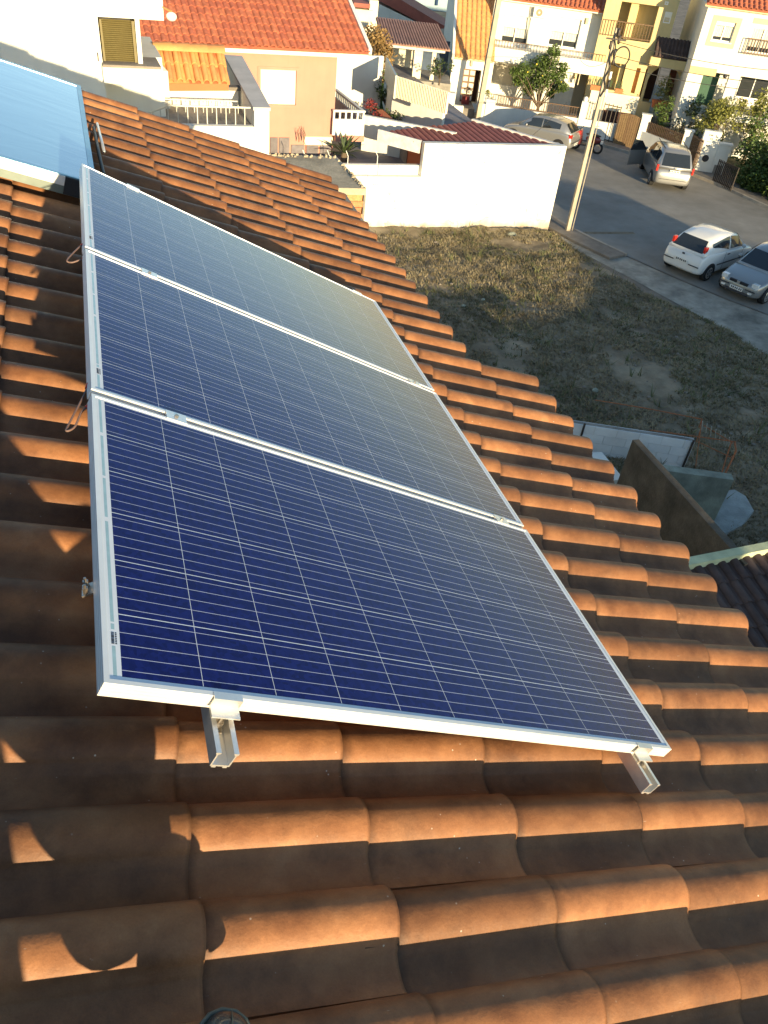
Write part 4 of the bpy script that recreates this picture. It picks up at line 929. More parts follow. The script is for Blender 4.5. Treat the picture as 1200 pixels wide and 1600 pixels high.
mb = MB(); q0 = a_.lerp(b_, .42) ; q1 = a_.lerp(b_, .75); nn = (b_ - a_).normalized(); nn = V((nn.y, -nn.x, 0)); nn = nn if nn.x < 0 else -nn
mb.hexa([V((q0.x, q0.y, YZ)) + nn * .01, V((q1.x, q1.y, YZ)) + nn * .01, V((q1.x, q1.y, YZ)) + nn * .03, V((q0.x, q0.y, YZ)) + nn * .03, V((q0.x, q0.y, YZ + .7)) + nn * .01, V((q1.x, q1.y, YZ + .7)) + nn * .01, V((q1.x, q1.y, YZ + .7)) + nn * .03, V((q0.x, q0.y, YZ + .7)) + nn * .03]); obj('pale_door', mb, M_PAVE, gar)
# ================================================================== TREES AND PLANTS
def leafmass(mb, c, r, n, sz, rr, flat=.6, hollow=.35):
    c = V(c)
    for k in range(n):
        while True:
            p = V((rr.uniform(-1, 1), rr.uniform(-1, 1), rr.uniform(-1, 1)))
            if p.length <= 1 and p.length > hollow * rr.random(): break
        p = V((p.x * r[0], p.y * r[1], p.z * r[2])) + c
        a = V((rr.gauss(0, 1), rr.gauss(0, 1), rr.gauss(0, flat))).normalized(); b = a.cross(V((rr.gauss(0, 1), rr.gauss(0, 1), rr.gauss(0, 1)))).normalized(); s = sz * rr.uniform(.6, 1.4)
        m = p + a * s; e = p + a * s * 2
        mb.v += [tuple(p), tuple(m + b * s * .5), tuple(e), tuple(m - b * s * .5)]; k_ = len(mb.v) - 4; mb.f.append([k_, k_ + 1, k_ + 2, k_ + 3]); mb.mi.append(0)
def bush(name, base, h, w, label, cat, m, n=700, leaf=.06, clumps=9, seed=1, trunk=None, group=None, dome=True):
    rr = random.Random(seed); base = V(base); o = thing(name, base, label, cat, group)
    mb = MB(); tb = MB(); th = trunk or h * .15
    tb.tube([base - V((0, 0, .1)), base + V((rr.uniform(-.04, .04), 0, th)), base + V((rr.uniform(-.1, .1), rr.uniform(-.1, .1), h * .7))], [.05 * h * .5 + .01, .03 * h * .5 + .008, .008], 6)
    for k in range(clumps):
        a = rr.uniform(0, 6.283); q = rr.random() ** .6; z = th + (h - th) * (.15 + .75 * rr.random()); s = w * .5 * (1 - abs((z - th) / (h - th) - .45) * .9)
        c = base + V((math.cos(a) * q * s, math.sin(a) * q * s, z)); rad_ = (w * rr.uniform(.14, .24), w * rr.uniform(.14, .24), h * rr.uniform(.10, .17))
        leafmass(mb, c, rad_, n // clumps, leaf, rr); tb.tube([base + V((0, 0, th * .8)), base.lerp(c, .6) + V((0, 0, .1)), c], [.022 * h * .4 + .004, .012 * h * .4 + .003, .004], 5)
    obj('crown', mb, m, o, fixn=False); obj('trunk', tb, M_BARK, o, smooth=True); return o

# ================================================================== ROW OF HOUSES ACROSS THE STREET
AZR = -27
F1 = FA((26, 42, 0), AZR); FY = F1.shift(.8); FR = F1.shift(3.4); FF = F1.shift(4.6)
# ---- white two storey house with the citrus tree
h1 = thing('white_row_house', F1.W(-4, GZ, -2), 'white two storey house with long balcony, air conditioner and citrus tree in front', 'house')
sA = F1.L(769, 30)[0]; sB = F1.L(944, 60)[0]; zE1 = F1.L(866, 10)[1]; zB1 = F1.L(860, 88, 1.1)[1]
w1 = F1.R(788.5, 22, 822, 71); w2 = F1.R(864, 25, 899.5, 77)
dr = F1.R(903, 111, 909, 154)
gr = F1.R(772, 99, 801, 135)
mb = MB(); F1.wall(mb, sA, sB, GZ, zE1 + .02, .35, [w1, w2, (dr[0], dr[0] + 1.0, GZ + .3, dr[3]), gr]); obj('wall', mb, M_WHITE, h1)
mb = MB(); F1.box(mb, sA, sB, GZ, zE1, -9, -1.2); F1.box(mb, sA - .001, sA + .2, GZ, zE1 + 2.2, -9, -.351); obj('rear_wall', mb, M_WHITE, h1)
mb = MB(); F1.box(mb, dr[0] - .1, dr[0] + 1.1, GZ, dr[3] + .05, -1.19, -1.1); obj('hall_wall', mb, M_CREAM, h1)
window(F1, w1, h1, 0, .16, .45, 2, sill=False); window(F1, w2, h1, 0, .16, .50, 2, sill=False)
mb = MB(); F1.box(mb, gr[0], gr[1], gr[2], gr[3], -.34, -.3); obj('ground_floor_shutter', mb, mat('grey_shutter', (.55, .52, .44), .7, .05), h1)
z0b = F1.L(860, 97, 1.1)[1]; z1b = F1.L(860, 84, 1.1)[1]; sBl, sBr = F1.L(766, 90, 1.1)[0], F1.L(948, 96, 1.1)[0]
mb = MB(); F1.box(mb, sBl, sBr, z0b - .35, z1b - .05, .002, 1.1); obj('balcony_slab', mb, M_WHITE, h1)
railing(F1, 771, 66, 948, 81, 1.05, h1, M_IRON, .62, .16, .012, top=.035)
acb = F1.R(835.5, 11, 854.5, 29, .28); mb = MB(); F1.box(mb, *acb, .02, .28); ac = obj('air_conditioner', mb, M_FRAMEW, h1)
cs_, cz_ = (acb[0] + acb[1]) / 2 - .08, (acb[2] + acb[3]) / 2; rR = (acb[3] - acb[2]) * .40
mb = MB(); mb.tube([F1.W(cs_, cz_, .2805), F1.W(cs_, cz_, .290)], rR, 20); obj('fan_grille', mb, mat('fan_grille', (.28, .24, .15), .6), ac)
mb = MB(); mb.tube([F1.W(cs_, cz_, .2905), F1.W(cs_, cz_, .297)], rR * .28, 12); obj('fan_hub', mb, M_FRAMEW, ac)
mb = MB(); a_ = F1.W(*F1.L(829.5, 10, .04), .04); b_ = F1.W(*F1.L(822, 76, .04), .04); mb.tube([a_, b_], .035, 6); obj('drainpipe', mb, M_RAILGREY, h1)
for x_, y_ in ((777, 20), (917, 33), (899, 119)):
    mb = MB(); a_ = F1.W(*F1.L(x_, y_, .08), .08); mb.box(a_.x - .07, a_.x + .07, a_.y - .05, a_.y + .05, a_.z - .14, a_.z + .14); obj('wall_light', mb, M_BEIGE, h1)
O = F1.W(F1.L(783, 4, .4)[0], zE1 + .12, .45); wl = (F1.L(953, 18, .4)[0] - F1.L(783, 4, .4)[0])
upr = (-F1.n * .9 + V((0, 0, .42))).normalized()
tiled(h1, O, F1.e, upr, int(wl / .24), 9, wl / int(wl / .24), .38, M_TERRA, joined=True)
mb = MB(); F1.box(mb, sA, sB + .2, zE1 - .02, zE1 + .1, .002, .40); obj('eave_board', mb, M_WHITE, h1)
# front fence
ff = thing('garden_wall', F1.W(-2, GZ, 4.6), 'white street wall with brown iron railing in front of the citrus tree', 'wall')
za = FF.L(845, 176, 0)[1]; a_, b_ = FF.L(776, 171)[0], FF.L(906, 187)[0]; zr = FF.L(845, 159)[1]
mb = MB(); FF.box(mb, a_ - .8, b_ + 2.0, GZ, za, -.2, 0); obj('wall', mb, M_WHITE, ff)
for px0, px1, py in ((760, 774, 160), (909, 919, 163)):
    q0, q1 = FF.L(px0, py)[0], FF.L(px1, py)[0]; mb = MB(); FF.box(mb, q0, q1, GZ, FF.L(px1, py)[1] + .1, -.3, .05); obj('pillar', mb, M_WHITE, ff)
mb = MB(); c = FF.W(FF.L(914, 162)[0], FF.L(914, 162)[1] + .2, -.1); mb.blob(c, .13, 10, 8); obj('globe', mb, M_FRAMEW, ff, smooth=True)
railing(FF, 0, 0, 0, 0, -.08, ff, M_IRON, zr - za, .13, .014, px=False, s01=(a_, b_), ztop=zr, top=.04)
mb = MB(); F1.box(mb, sA - .5, sB + 1, GZ - .1, GZ + .06, .36, 4.39); obj('paving', mb, M_PAVE, h1)
# citrus tree
tb_ = F1.W(*F1.L(843, 150, 2.2), 2.2); tb_.z = GZ + .1
ct = thing('citrus_tree', tb_, 'round green citrus tree with yellow fruit before the white balcony house', 'tree')
rr = random.Random(31); mb = MB(); fr_ = MB(); tk = MB()
cc = F1.W(*F1.L(845, 113, 2.2), 2.2); top = F1.W(*F1.L(862, 66, 2.2), 2.2)
tk.tube([tb_, tb_ + V((.05, 0, .7)), cc + V((0, 0, -.3))], [.10, .075, .05], 7)
for x_, y_, q in ((820, 128, .50), (835, 108, .6), (818, 108, .42), (856, 112, .6), (872, 118, .45), (862, 92, .5), (866, 78, .34), (845, 132, .5), (868, 138, .42), (826, 142, .38), (805, 110, .26), (880, 105, .30), (848, 95, .42), (880, 135, .28), (808, 128, .3), (850, 120, .6), (860, 148, .26)):
    c = F1.W(*F1.L(x_, y_, 2.2), 2.2) + F1.n * rr.uniform(-.5, .5)
    leafmass(mb, c, (q, q, q * .85), int(420 * q / .4), .062, rr); tk.tube([tb_ + V((.05, 0, .65)), (tb_ + V((.05, 0, .8))).lerp(c, .55), c], [.04, .025, .01], 5)
    for k in range(1):
        d_ = V((rr.gauss(0, 1), rr.gauss(0, 1), rr.gauss(0, .8))).normalized(); p = c + V((d_.x * q, d_.y * q, d_.z * q * .85)) * .95
        f_ = MB(); f_.blob(p, .045, 6, 5); obj('lemon', f_, M_LEMON, ct, smooth=True, fixn=False)
obj('crown', mb, M_LEAF, ct, fixn=False); obj('trunk', tk, M_BARK, ct, smooth=True)
for k, (x_, y_) in enumerate(((800, 172), (786, 168), (764, 150))):
    b_ = F1.W(*F1.L(x_, y_, 4.0), 4.0); b_.z = GZ + .05
    bush('garden_shrub', b_, (.9, .6, 1.6)[k], (1.2, .8, .6)[k], ('dark low shrub behind the left half of the white house railing', 'small shrub beside the left gate pillar of the white house', 'tall narrow shrub right beside the concrete pole base')[k], 'shrub', (M_LEAFD, M_LEAFD, M_LEAFY)[k], 260, .05, 6, 60 + k, group='shrubs behind the white house railing')

# ---- low white house with glazed door, left of the pole
F0 = FA((17.0, 43.8, 0), -15)
h0 = thing('small_white_house', F0.W(-1, GZ, -2), 'narrow white house with orange tile roof, barred brown door and shaded blank gable', 'house')
sA0, sB0 = F0.L(704, 120)[0], F0.L(770, 110)[0]; zE0 = F0.L(735, 93)[1]; dd = F0.R(725, 107, 744, 166)
mb = MB(); F0.wall(mb, sA0, sB0, GZ, zE0, .3, [(dd[0], dd[1], GZ + .5, dd[3])]); obj('wall', mb, M_WHITE, h0)
mb = MB(); F0.box(mb, sA0, sB0, GZ, zE0, -9, -.95); obj('inner_wall', mb, M_CREAM, h0)
up0 = (-F0.n * .80 + V((0, 0, .60))).normalized()
mb = MB(); a_ = F0.W(sA0, 0, 0); b_ = a_ - F0.n * 9; t_ = F0.e * .25
mb.hexa([V((a_.x, a_.y, GZ)), V((b_.x, b_.y, GZ)), V((b_.x, b_.y, GZ)) + t_, V((a_.x, a_.y, GZ)) + t_, V((a_.x, a_.y, zE0 - .01)) - F0.n * .31, V((b_.x, b_.y, zE0 + 6.5)), V((b_.x, b_.y, zE0 + 6.5)) + t_, V((a_.x, a_.y, zE0 - .01)) - F0.n * .31 + t_]); obj('gable_wall', mb, M_WHITE, h0)
O = F0.W(sA0 + .05, zE0 + .03, .12); wl = sB0 - sA0 - .1
tiled(h0, O, F0.e, up0, 8, 17, wl / 8, .38, M_TERRA2, joined=True)
mb = MB(); F0.box(mb, sA0 - .05, sB0, zE0 - .01, zE0 + .04, -.1, .10); obj('eave_board', mb, M_WHITE, h0)
mb = MB(); p = O - F0.e * .06; mb.bar(p, p + up0 * 7, .14, .30); obj('verge_board', mb, M_WHITE, h0)
mb = MB(); F0.box(mb, dd[0] + .02, dd[1] - .3, GZ + .5, dd[3] - .02, -.26, -.22); door = obj('door', mb, M_IRON, h0)
for a in range(2):
    for b in range(5):
        w_ = (dd[1] - .3 - dd[0]) / 2; hh = (dd[3] - GZ - .6) / 5; mb = MB(); F0.box(mb, dd[0] + .06 + a * w_, dd[0] + a * w_ + w_ - .03, GZ + .6 + b * hh, GZ + .6 + b * hh + hh * .7, -.219, -.205); obj('pane', mb, M_CURT, door)
mb = MB(); F0.box(mb, dd[1] - .28, dd[1], GZ + .5, dd[3], -.9, -.6); obj('dark_doorway', mb, mat('dark_brown', (.05, .02, .012), .8), h0)
mb = MB(); a_ = F0.W(*F0.L(737, 99, .06), .06); mb.blob(a_, (.09, .06, .16), 8, 6); obj('lantern', mb, M_BEIGE, h0, smooth=True)
pr0 = F0.R(703, 146, 726, 192, 1.6); mb = MB(); F0.box(mb, F0.L(712, 150, 1.6)[0], F0.L(727, 150, 1.6)[0], GZ, F0.L(720, 166, 1.6)[1], 1.3, 1.6); F0.box(mb, F0.L(696, 150, 1.6)[0], F0.L(712, 150, 1.6)[0] - .002, GZ, F0.L(704, 146, 1.6)[1], 1.0, 1.5); obj('gate_pillar', mb, M_WHITE, h0)
mb = MB(); F0.box(mb, F0.L(727, 150, 1.6)[0], F0.L(745, 150, 1.6)[0], GZ, GZ + .5, -.2, 1.5); obj('door_step', mb, M_PAVE, h0)
mb = MB(); F0.box(mb, dd[0] + .1, dd[0] + .5, GZ + .5, GZ + .9, .1, .5); obj('door_planter', mb, M_LEAFR, h0)

# ---- yellow house
hy = thing('yellow_house', FY.W(3, GZ, -2), 'yellow house with recessed balcony, tiled porch and stone steps behind the street pole', 'house')
zEY = FY.L(1000, -60)[1]; sY0 = FY.L(941, 30)[0]; sY1 = FY.L(1063, 0)[0]
rb = FY.R(972, 2, 1015, 67); rg1 = FY.R(945, 96, 968, 143); rg2 = (FY.L(989, 130)[0], FY.L(1001, 110)[0], FY.L(989, 146)[1], FY.L(1002, 107)[1]); rg3 = (FY.L(1001, 140)[0], FY.L(1012, 110)[0], FY.L(996, 160)[1], FY.L(1016, 108)[1])
rp = FY.R(1019, 101, 1052, 166)
mb = MB(); FY.wall(mb, sY0, sY1, GZ, zEY, .3, [rb, rg1, rg2, rg3, rp]); obj('wall', mb, M_YELLOW, hy)
mb = MB(); FY.box(mb, sY0, sY0 + .005, GZ, zEY, -1, -.301); FY.box(mb, sY0, sY1, GZ, zEY, -8, -1.3); obj('rear_wall', mb, M_YELLOW, hy)
mb = MB(); FY.box(mb, rb[0] + .55, rb[0] + .95, rb[2], rb[3], -1.29, -.35); obj('balcony_fin', mb, M_YELLOW, hy)
mb = MB(); FY.box(mb, rg1[0] + .9, rg1[0] + 1.15, rg1[2], rg1[3], -1.29, -.35); obj('arch_post', mb, M_YELLOW, hy)
mb = MB(); FY.box(mb, rb[0] - .02, rb[1] + .02, rb[2] - .12, rb[2], -1.29, .05); obj('balcony_floor', mb, M_YELLOW, hy)
railing(FY, 0, 0, 0, 0, .04, hy, M_IRON, .75, .15, .013, px=False, s01=(FY.L(937, 55)[0], rb[1]), ztop=rb[2] + .80, top=.04)
mb = MB(); FY.box(mb, rg2[0], rg2[1], rg2[2], rg2[3], -.4, -.31); obj('orange_door', mb, M_WOODO, hy)
mb = MB(); FY.box(mb, rg3[0], rg3[1], rg3[2], rg3[3], -.4, -.31); obj('brown_door', mb, mat('dark_brown', (.05, .02, .012)), hy)
mb = MB(); FY.box(mb, rp[0], rp[0] + .55, rp[2], rp[3], -1.2, -1.1); obj('porch_door', mb, mat('dark_brown', (.05, .02, .012)), hy)
for x_, y_ in ((1051, 119), (1046, 140)):
    s_, z_ = FY.L(x_, y_, -1.2); mb = MB(); FY.box(mb, s_ - .18, s_ + .18, z_ - .32, z_ + .32, -1.28, -1.24); obj('letter_board', mb, mat('dark_red_board', (.14, .04, .02), .7), hy)
# arch top of the porch
mb = MB(); n = 10; arc = []
for k in range(n + 1):
    t = math.pi * k / n; arc.append(((rp[0] + rp[1]) / 2 - (rp[1] - rp[0]) / 2 * math.cos(t), rp[3] - .75 + .75 * math.sin(t)))
for k in range(n):
    (s0_, z0_), (s1_, z1_) = arc[k], arc[k + 1]; mb.hexa([FY.W(s0_, z0_, -.29), FY.W(s1_, z1_, -.29), FY.W(s1_, z1_, -.003), FY.W(s0_, z0_, -.003), FY.W(s0_, rp[3], -.29), FY.W(s1_, rp[3], -.29), FY.W(s1_, rp[3], -.003), FY.W(s0_, rp[3], -.003)])
obj('arch', mb, M_YELLOW, hy)
# porch canopy
O = FY.W(*FY.L(1021, 88, .75), .75); E_ = FY.W(*FY.L(1079, 92, .75), .75); wl = (E_ - O).dot(FY.e)
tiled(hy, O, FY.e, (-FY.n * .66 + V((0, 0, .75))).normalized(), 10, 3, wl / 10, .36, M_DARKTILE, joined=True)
mb = MB(); FY.box(mb, FY.L(1017, 92, .7)[0], FY.L(1079, 92, .7)[0], O.z - .45, O.z - .03, .002, .70); obj('canopy_beam', mb, M_YELLOW, hy)
mb = MB(); a_ = FY.W(*FY.L(1077, 96, .65), .65); mb.tube([a_, V((a_.x, a_.y, GZ + 1))], .05, 6); obj('porch_post', mb, M_WHITE, hy)
sw_ = FY.R(1040, 18, 1046, 37); window(FY, (sw_[0], sw_[1], sw_[2], sw_[3]), hy, .02, .0, .5, 1, sill=False); 
sl_ = FY.R(1039.5, 2, 1043.5, 8); window(FY, sl_, hy, .02, .0, .0, 1, curtain=False, sill=False)
# lower terrace wall with planters, steps
FT = FY.shift(2.2)
tq = FT.R(938, 148, 1001, 150); zT = FT.L(960, 146)[1]; sT0, sT1 = FT.L(922, 150)[0], FT.L(1000, 150)[0]
mb = MB(); FT.box(mb, sT0, sT1, GZ, zT, -.25, 0); FT.box(mb, sT0, sT1, zT - .9, zT - .8, -2.2, -.251); obj('terrace_wall', mb, M_CREAM, hy)
mb = MB()
gs0, gs1 = FT.L(938, 190)[0], FT.L(985, 190)[0]
FT.box(mb, gs0, gs1, GZ, FT.L(950, 172)[1], .001, .02); obj('garage_opening', mb, mat('dark_brown', (.05, .02, .012)), hy)
for k, (xa, xb) in enumerate(((922, 940), (962, 974))):
    mb = MB(); a_, b_ = FT.L(xa, 140)[0], FT.L(xb, 140)[0]; FT.box(mb, a_, b_, zT + .002, zT + .24, -.24, -.02)
    pl_ = thing('planter', FT.W(a_, zT, -.1), ('left terracotta trough on the yellow terrace wall', 'right terracotta trough on the yellow terrace wall')[k], 'planter', 'troughs on the terrace wall'); obj('trough', mb, M_POT, pl_)
    mb = MB(); rr = random.Random(k)
    for q in range(26): s_ = rr.uniform(a_ - .5 * k, b_); mb.bar(FT.W(s_, zT + .24, -.13), FT.W(s_ + rr.uniform(-.05, .05), zT + .24 + rr.uniform(.2, .45), -.13), .02)
    obj('plants', mb, M_LEAFD, pl_, kind='stuff')
st_ = thing('steps', FY.W(FY.L(1045, 185, 2)[0], GZ, 2), 'dark stone steps with pale treads up to the yellow porch', 'steps')
sS0, sS1 = FY.L(1036, 185, 2)[0], FY.L(1057, 185, 2)[0]; zS0, zS1 = GZ + .3, rp[2]
for k in range(7):
    z_ = zS0 + (zS1 - zS0) * (k + 1) / 7; d1 = 3.0 - k * .36; mb = MB(); FY.box(mb, sS0, sS1, GZ, z_ - .04, .01 if k == 6 else d1 - .36, d1); s__ = obj('riser', mb, mat('dark_riser', (.05, .045, .05), .8), st_)
    mb = MB(); FY.box(mb, sS0 - .03, sS1 + .03, z_ - .04, z_, .01 if k == 6 else d1 - .36, d1 + .03); obj('tread', mb, M_PAVE, st_)
mb = MB(); mb.hexa([FY.W(sS1 + .04, GZ, 0.02), FY.W(sS1 + .24, GZ, 0.02), FY.W(sS1 + .24, GZ, 4.2), FY.W(sS1 + .04, GZ, 4.2), FY.W(sS1 + .04, zS1 + .25, 0.02), FY.W(sS1 + .24, zS1 + .25, 0.02), FY.W(sS1 + .24, GZ + .5, 4.2), FY.W(sS1 + .04, GZ + .5, 4.2)]); obj('stair_wall', mb, M_YELLOW, st_)
# pots on the porch
for k, (x_, y_, r_, s_) in enumerate(((1024, 160, .20, 1), (1031, 161, .25, 1), (1038, 163, .2, 1))):
    c = FY.W(*FY.L(x_, y_, .5), .5); p = thing('flower_pot', c, ('left red clay pot on the yellow porch', 'middle red clay pot on the yellow porch holding a leafy plant', 'right red clay pot on the yellow porch')[k], 'pot', 'clay pots on the yellow porch')
    mb = MB(); mb.tube([c - V((0, 0, .25)), c + V((0, 0, .1)), c + V((0, 0, .14))], [r_ * .7, r_, r_ * 1.1], 12); obj('pot', mb, M_POT, p, smooth=False)
    if k == 1: mb = MB(); leafmass(mb, c + V((0, 0, .75)), (.42, .42, .6), 420, .06, random.Random(5)); obj('foliage', mb, M_LEAFY, p, fixn=False)
# ---- right white house
hr = thing('corner_white_house', FR.W(6, GZ, -2), 'white house at the right edge with beige window surround and green door', 'house')
sR0 = FR.L(1095, 50)[0]; sR1 = sR0 + 9; zER = FR.L(1150, 13)[1]
wr1 = FR.R(1120.6, 32, 1141, 67); bd = FR.R(1177.5, 42, 1203, 86); gd = FR.R(1099, 117, 1115, 163); rc = FR.R(1120, 116, 1139, 172)
lo = (FR.L(1147, 150)[0], sR1 - .3, FR.L(1140, 172)[1], FR.L(1150, 118)[1])
lo2 = (gd[0] - .0, lo[0] - .55, lo[2], lo[3])
mb = MB(); FR.wall(mb, sR0, sR1, GZ, zER, .3, [wr1, bd, lo, lo2]); obj('wall', mb, M_WHITE, hr)
mb = MB(); FR.box(mb, sR0 + .001, sR0 + .3, GZ, zER, -8, -.301); FR.box(mb, sR0 + .31, sR1, GZ, zER, -9, -1.8); obj('rear_wall', mb, M_WHITE, hr)
window(FR, wr1, hr, 0, .1, .22, 2); window(FR, bd, hr, 0, .1, 0, 2, sill=False)
for a_, b_, c_, d_ in ((wr1[0] - .22, wr1[0] - .001, wr1[2] - .25, wr1[3] + .22), (wr1[1] + .001, wr1[1] + .22, wr1[2] - .25, wr1[3] + .22), (wr1[0], wr1[1], wr1[3] + .001, wr1[3] + .22), (wr1[0], wr1[1], wr1[2] - .25, wr1[2] - .06)):
    mb = MB(); FR.box(mb, a_, b_, c_, d_, .001, .02); obj('surround', mb, M_BEIGE, hr)
mb = MB(); FR.box(mb, bd[0] - .1, bd[1] + .4, bd[3] + .15, bd[3] + .38, .001, .02); obj('lintel', mb, M_BEIGE, hr)
railing(FR, 0, 0, 0, 0, .25, hr, M_IRON, .7, .14, .014, px=False, s01=(bd[0] - .15, bd[1] + .5), ztop=bd[2] + .62, top=.04)
mb = MB(); zy = FR.L(1100, 113)[1]; FR.box(mb, sR0 + .01, FR.L(1119, 114)[0], zy - .12, zy + .22, .001, .03); obj('yellow_band', mb, M_YELLOW, hr)
mb = MB(); FR.box(mb, gd[0] + .05, gd[1], GZ + 1, gd[3], -1.5, -.9); obj('green_door', mb, M_GREEND, hr)
window(FR, (lo[0] + .35, lo[0] + 1.9, lo[2] + .4, lo[3] - .1), hr, -1.7, .0, 0, 2, curtain=False)
mb = MB(); FR.box(mb, lo[0] - .54, lo[1], lo[2] - .35, lo[2] - .001, -1.8, .9); obj('terrace_slab', mb, M_WHITE, hr)
O = FR.W(sR0 - .15, zER + .08, .35); wl = 9.3
tiled(hr, O, FR.e, (-FR.n * .92 + V((0, 0, .38))).normalized(), 38, 5, wl / 38, .38, M_TERRA, joined=True)
mb = MB(); FR.box(mb, sR0 - .2, sR1, zER - .06, zER + .05, .001, .30); obj('eave_board', mb, M_BEIGE, hr)
mb = MB(); a_ = FR.W(*FR.L(1133, 119, .05), .05); mb.blob(a_, (.12, .1, .10), 8, 6); obj('wall_light', mb, M_BLACK, hr, smooth=True)
# garden wall, pillars, gate, fences along the street
def gwall(name, p0, p1, h0_, h1_, t, label, cat, m=M_WHITE, parent=None, group=None, toppx=None):
    a, b = V(p0), V(p1); n_ = (b - a).normalized(); n_ = V((-n_.y, n_.x, 0)) * t
    mb = MB(); mb.hexa([a, b, b + n_, a + n_, a + V((0, 0, h0_)), b + V((0, 0, h1_)), b + n_ + V((0, 0, h1_)), a + n_ + V((0, 0, h0_))])
    o = obj(name, mb, m, parent)
    if parent is None: tag(o, label, cat, group)
    return o
gw = thing('street_wall', gp(1020, 242), 'low white street wall between the brown gate and the mailbox pillar', 'wall')
g1, g2, g3 = gp(992, 236), gp(1053, 259), gp(1083, 272)
gwall('wall', g1 + V((0, 0, 0)), g2, 1.0, .95, .18, '', '', parent=gw)
def pil(px_, py_, w, h, parent, d=.3):
    P = gp(px_, py_); e = F1.e; n = F1.n; q = [P, P + e * w, P + e * w - n * d, P - n * d]
    mb = MB(); mb.hexa(q + [p + V((0, 0, h)) for p in q]); o = obj('pillar', mb, M_WHITE, parent)
    q = [P - e * .04 + n * .04, P + e * (w + .04) + n * .04, P + e * (w + .04) - n * (d + .04), P - e * .04 - n * (d + .04)]; mb = MB(); mb.hexa([p + V((0, 0, h + .001)) for p in q] + [p + V((0, 0, h + .06)) for p in q]); obj('cap', mb, M_WHITE, o); return P
pil(989, 236, .45, 1.75, gw); pil(1054, 259, .42, 1.65, gw)
def picket(name, A, B, z0, z1, n, m, label, cat, r=.016, parent=None, plank=0):
    o = thing(name, (A + B) / 2, label, cat) if parent is None else parent
    mb = MB(); mb.bar(A + V((0, 0, z0 + .12)), B + V((0, 0, z0 + .12)), .04); mb.bar(A + V((0, 0, z1 - .08)), B + V((0, 0, z1 - .08)), .04); obj('rail', mb, m, o)
    t = (B - A).normalized()
    for k in range(n + 1):
        p = A.lerp(B, k / n); mb = MB()
        if plank: mb.bar(p + V((0, 0, z0)) , p + V((0, 0, z1)), plank, .02)
        else: mb.bar(p + V((0, 0, z0)), p + V((0, 0, z1)), r * 2)
        obj('bar', mb, m, o)
    return o
picket('fence', g1 + V((.2, -.1, 0)), g2, 1.0, 1.5, 22, M_IRON, 'brown picket fence on the low white wall before the stone steps', 'fence')
picket('garden_gate', g2 + F1.e * .5, gp(1083, 271), .1, 1.55, 10, M_IRON, 'brown iron garden gate between two white pillars behind the parked van', 'gate')
ga, gb_ = gp(931, 220), gp(991, 236)
gt = picket('driveway_gate', ga, ga.lerp(gb_, .42), .05, 1.9, 4, M_DKMETAL, 'open brown boarded driveway gate beneath the yellow terrace', 'gate', plank=.0)
mg = ga.lerp(gb_, .44)
for k in range(11):
    p = mg.lerp(gb_, (k + .5) / 11); mb = MB(); d_ = (gb_ - mg).normalized() * ((gb_ - mg).length / 11 * .42); q = V((d_.y, -d_.x, 0)).normalized() * .02
    mb.hexa([p - d_ - q, p + d_ - q, p + d_ + q, p - d_ + q] + [x + V((0, 0, 1.65 - .2 * ((k - 5) / 5) ** 2 * .5)) for x in (p - d_ - q, p + d_ - q, p + d_ + q, p - d_ + q)]); obj('plank', mb, mat('gate_wood', (.22, .14, .07), .8, .2, 12, rnd=.15), gt)
# mailbox pillar
mp = thing('mailbox_pillar', gp(1090, 270), 'white pillar with faded dark lettering and a round dark hole beside the van', 'pillar')
P = gp(1081, 269); w_, h_ = .82, 1.95
q = [P, P + F1.e * w_, P + F1.e * w_ - F1.n * .35, P - F1.n * .35]; mb = MB(); mb.hexa(q + [p + V((0, 0, h_)) for p in q]); obj('body', mb, M_WHITE, mp)
F_ = F1.n
mk_ = MB()
for zz, xs_ in ((1.74, (.24, .32, .38, .56)), (1.58, (.34, .42, .60)), (1.46, (.22, .27, .32, .37)), (1.28, (.24, .30, .36))):
    for x_ in xs_:
        q0_ = P + F1.e * x_ + F_ * .002 + V((0, 0, zz)); mk_.hexa([q0_, q0_ + F1.e * .05, q0_ + F1.e * .05 + F_ * .008, q0_ + F_ * .008] + [p + V((0, 0, .07 if zz > 1.5 else .03)) for p in (q0_, q0_ + F1.e * .05, q0_ + F1.e * .05 + F_ * .008, q0_ + F_ * .008)])
obj('worn_lettering', mk_, mat('faded_lettering', (.22, .2, .17), .8), mp, kind='stuff')
mb = MB(); c = P + F1.e * .42 + V((0, 0, .72)); mb.tube([c + F_ * .001, c + F_ * .02], .16, 18); obj('round_hole', mb, M_BLACK, mp)
mb = MB(); c = P + F1.e * .41 - F1.n * .17 + V((0, 0, h_)); mb.tube([c, c + V((0, 0, .22))], .02, 6); mb.blob(c + V((0, 0, .27)), .07, 8, 6); obj('lamp', mb, M_DKMETAL, mp)
P4 = P + F1.e * .83
w4 = thing('meter_wall', P4, 'white wall block with pale cap right of the lettered pillar', 'wall')
q = [P4, P4 + F1.e * .62, P4 + F1.e * .62 - F1.n * .3, P4 - F1.n * .3]; mb = MB(); mb.hexa(q + [p + V((0, 0, 1.42)) for p in q]); obj('body', mb, M_WHITE, w4)
q = [P4 + F_ * .05, P4 + F1.e * .68 + F_ * .05, P4 + F1.e * .68 - F1.n * .35, P4 - F1.n * .35]; mb = MB(); mb.hexa([p + V((0, 0, 1.421)) for p in q] + [p + V((0, 0, 1.5)) for p in q]); obj('cap', mb, M_WHITE, w4)
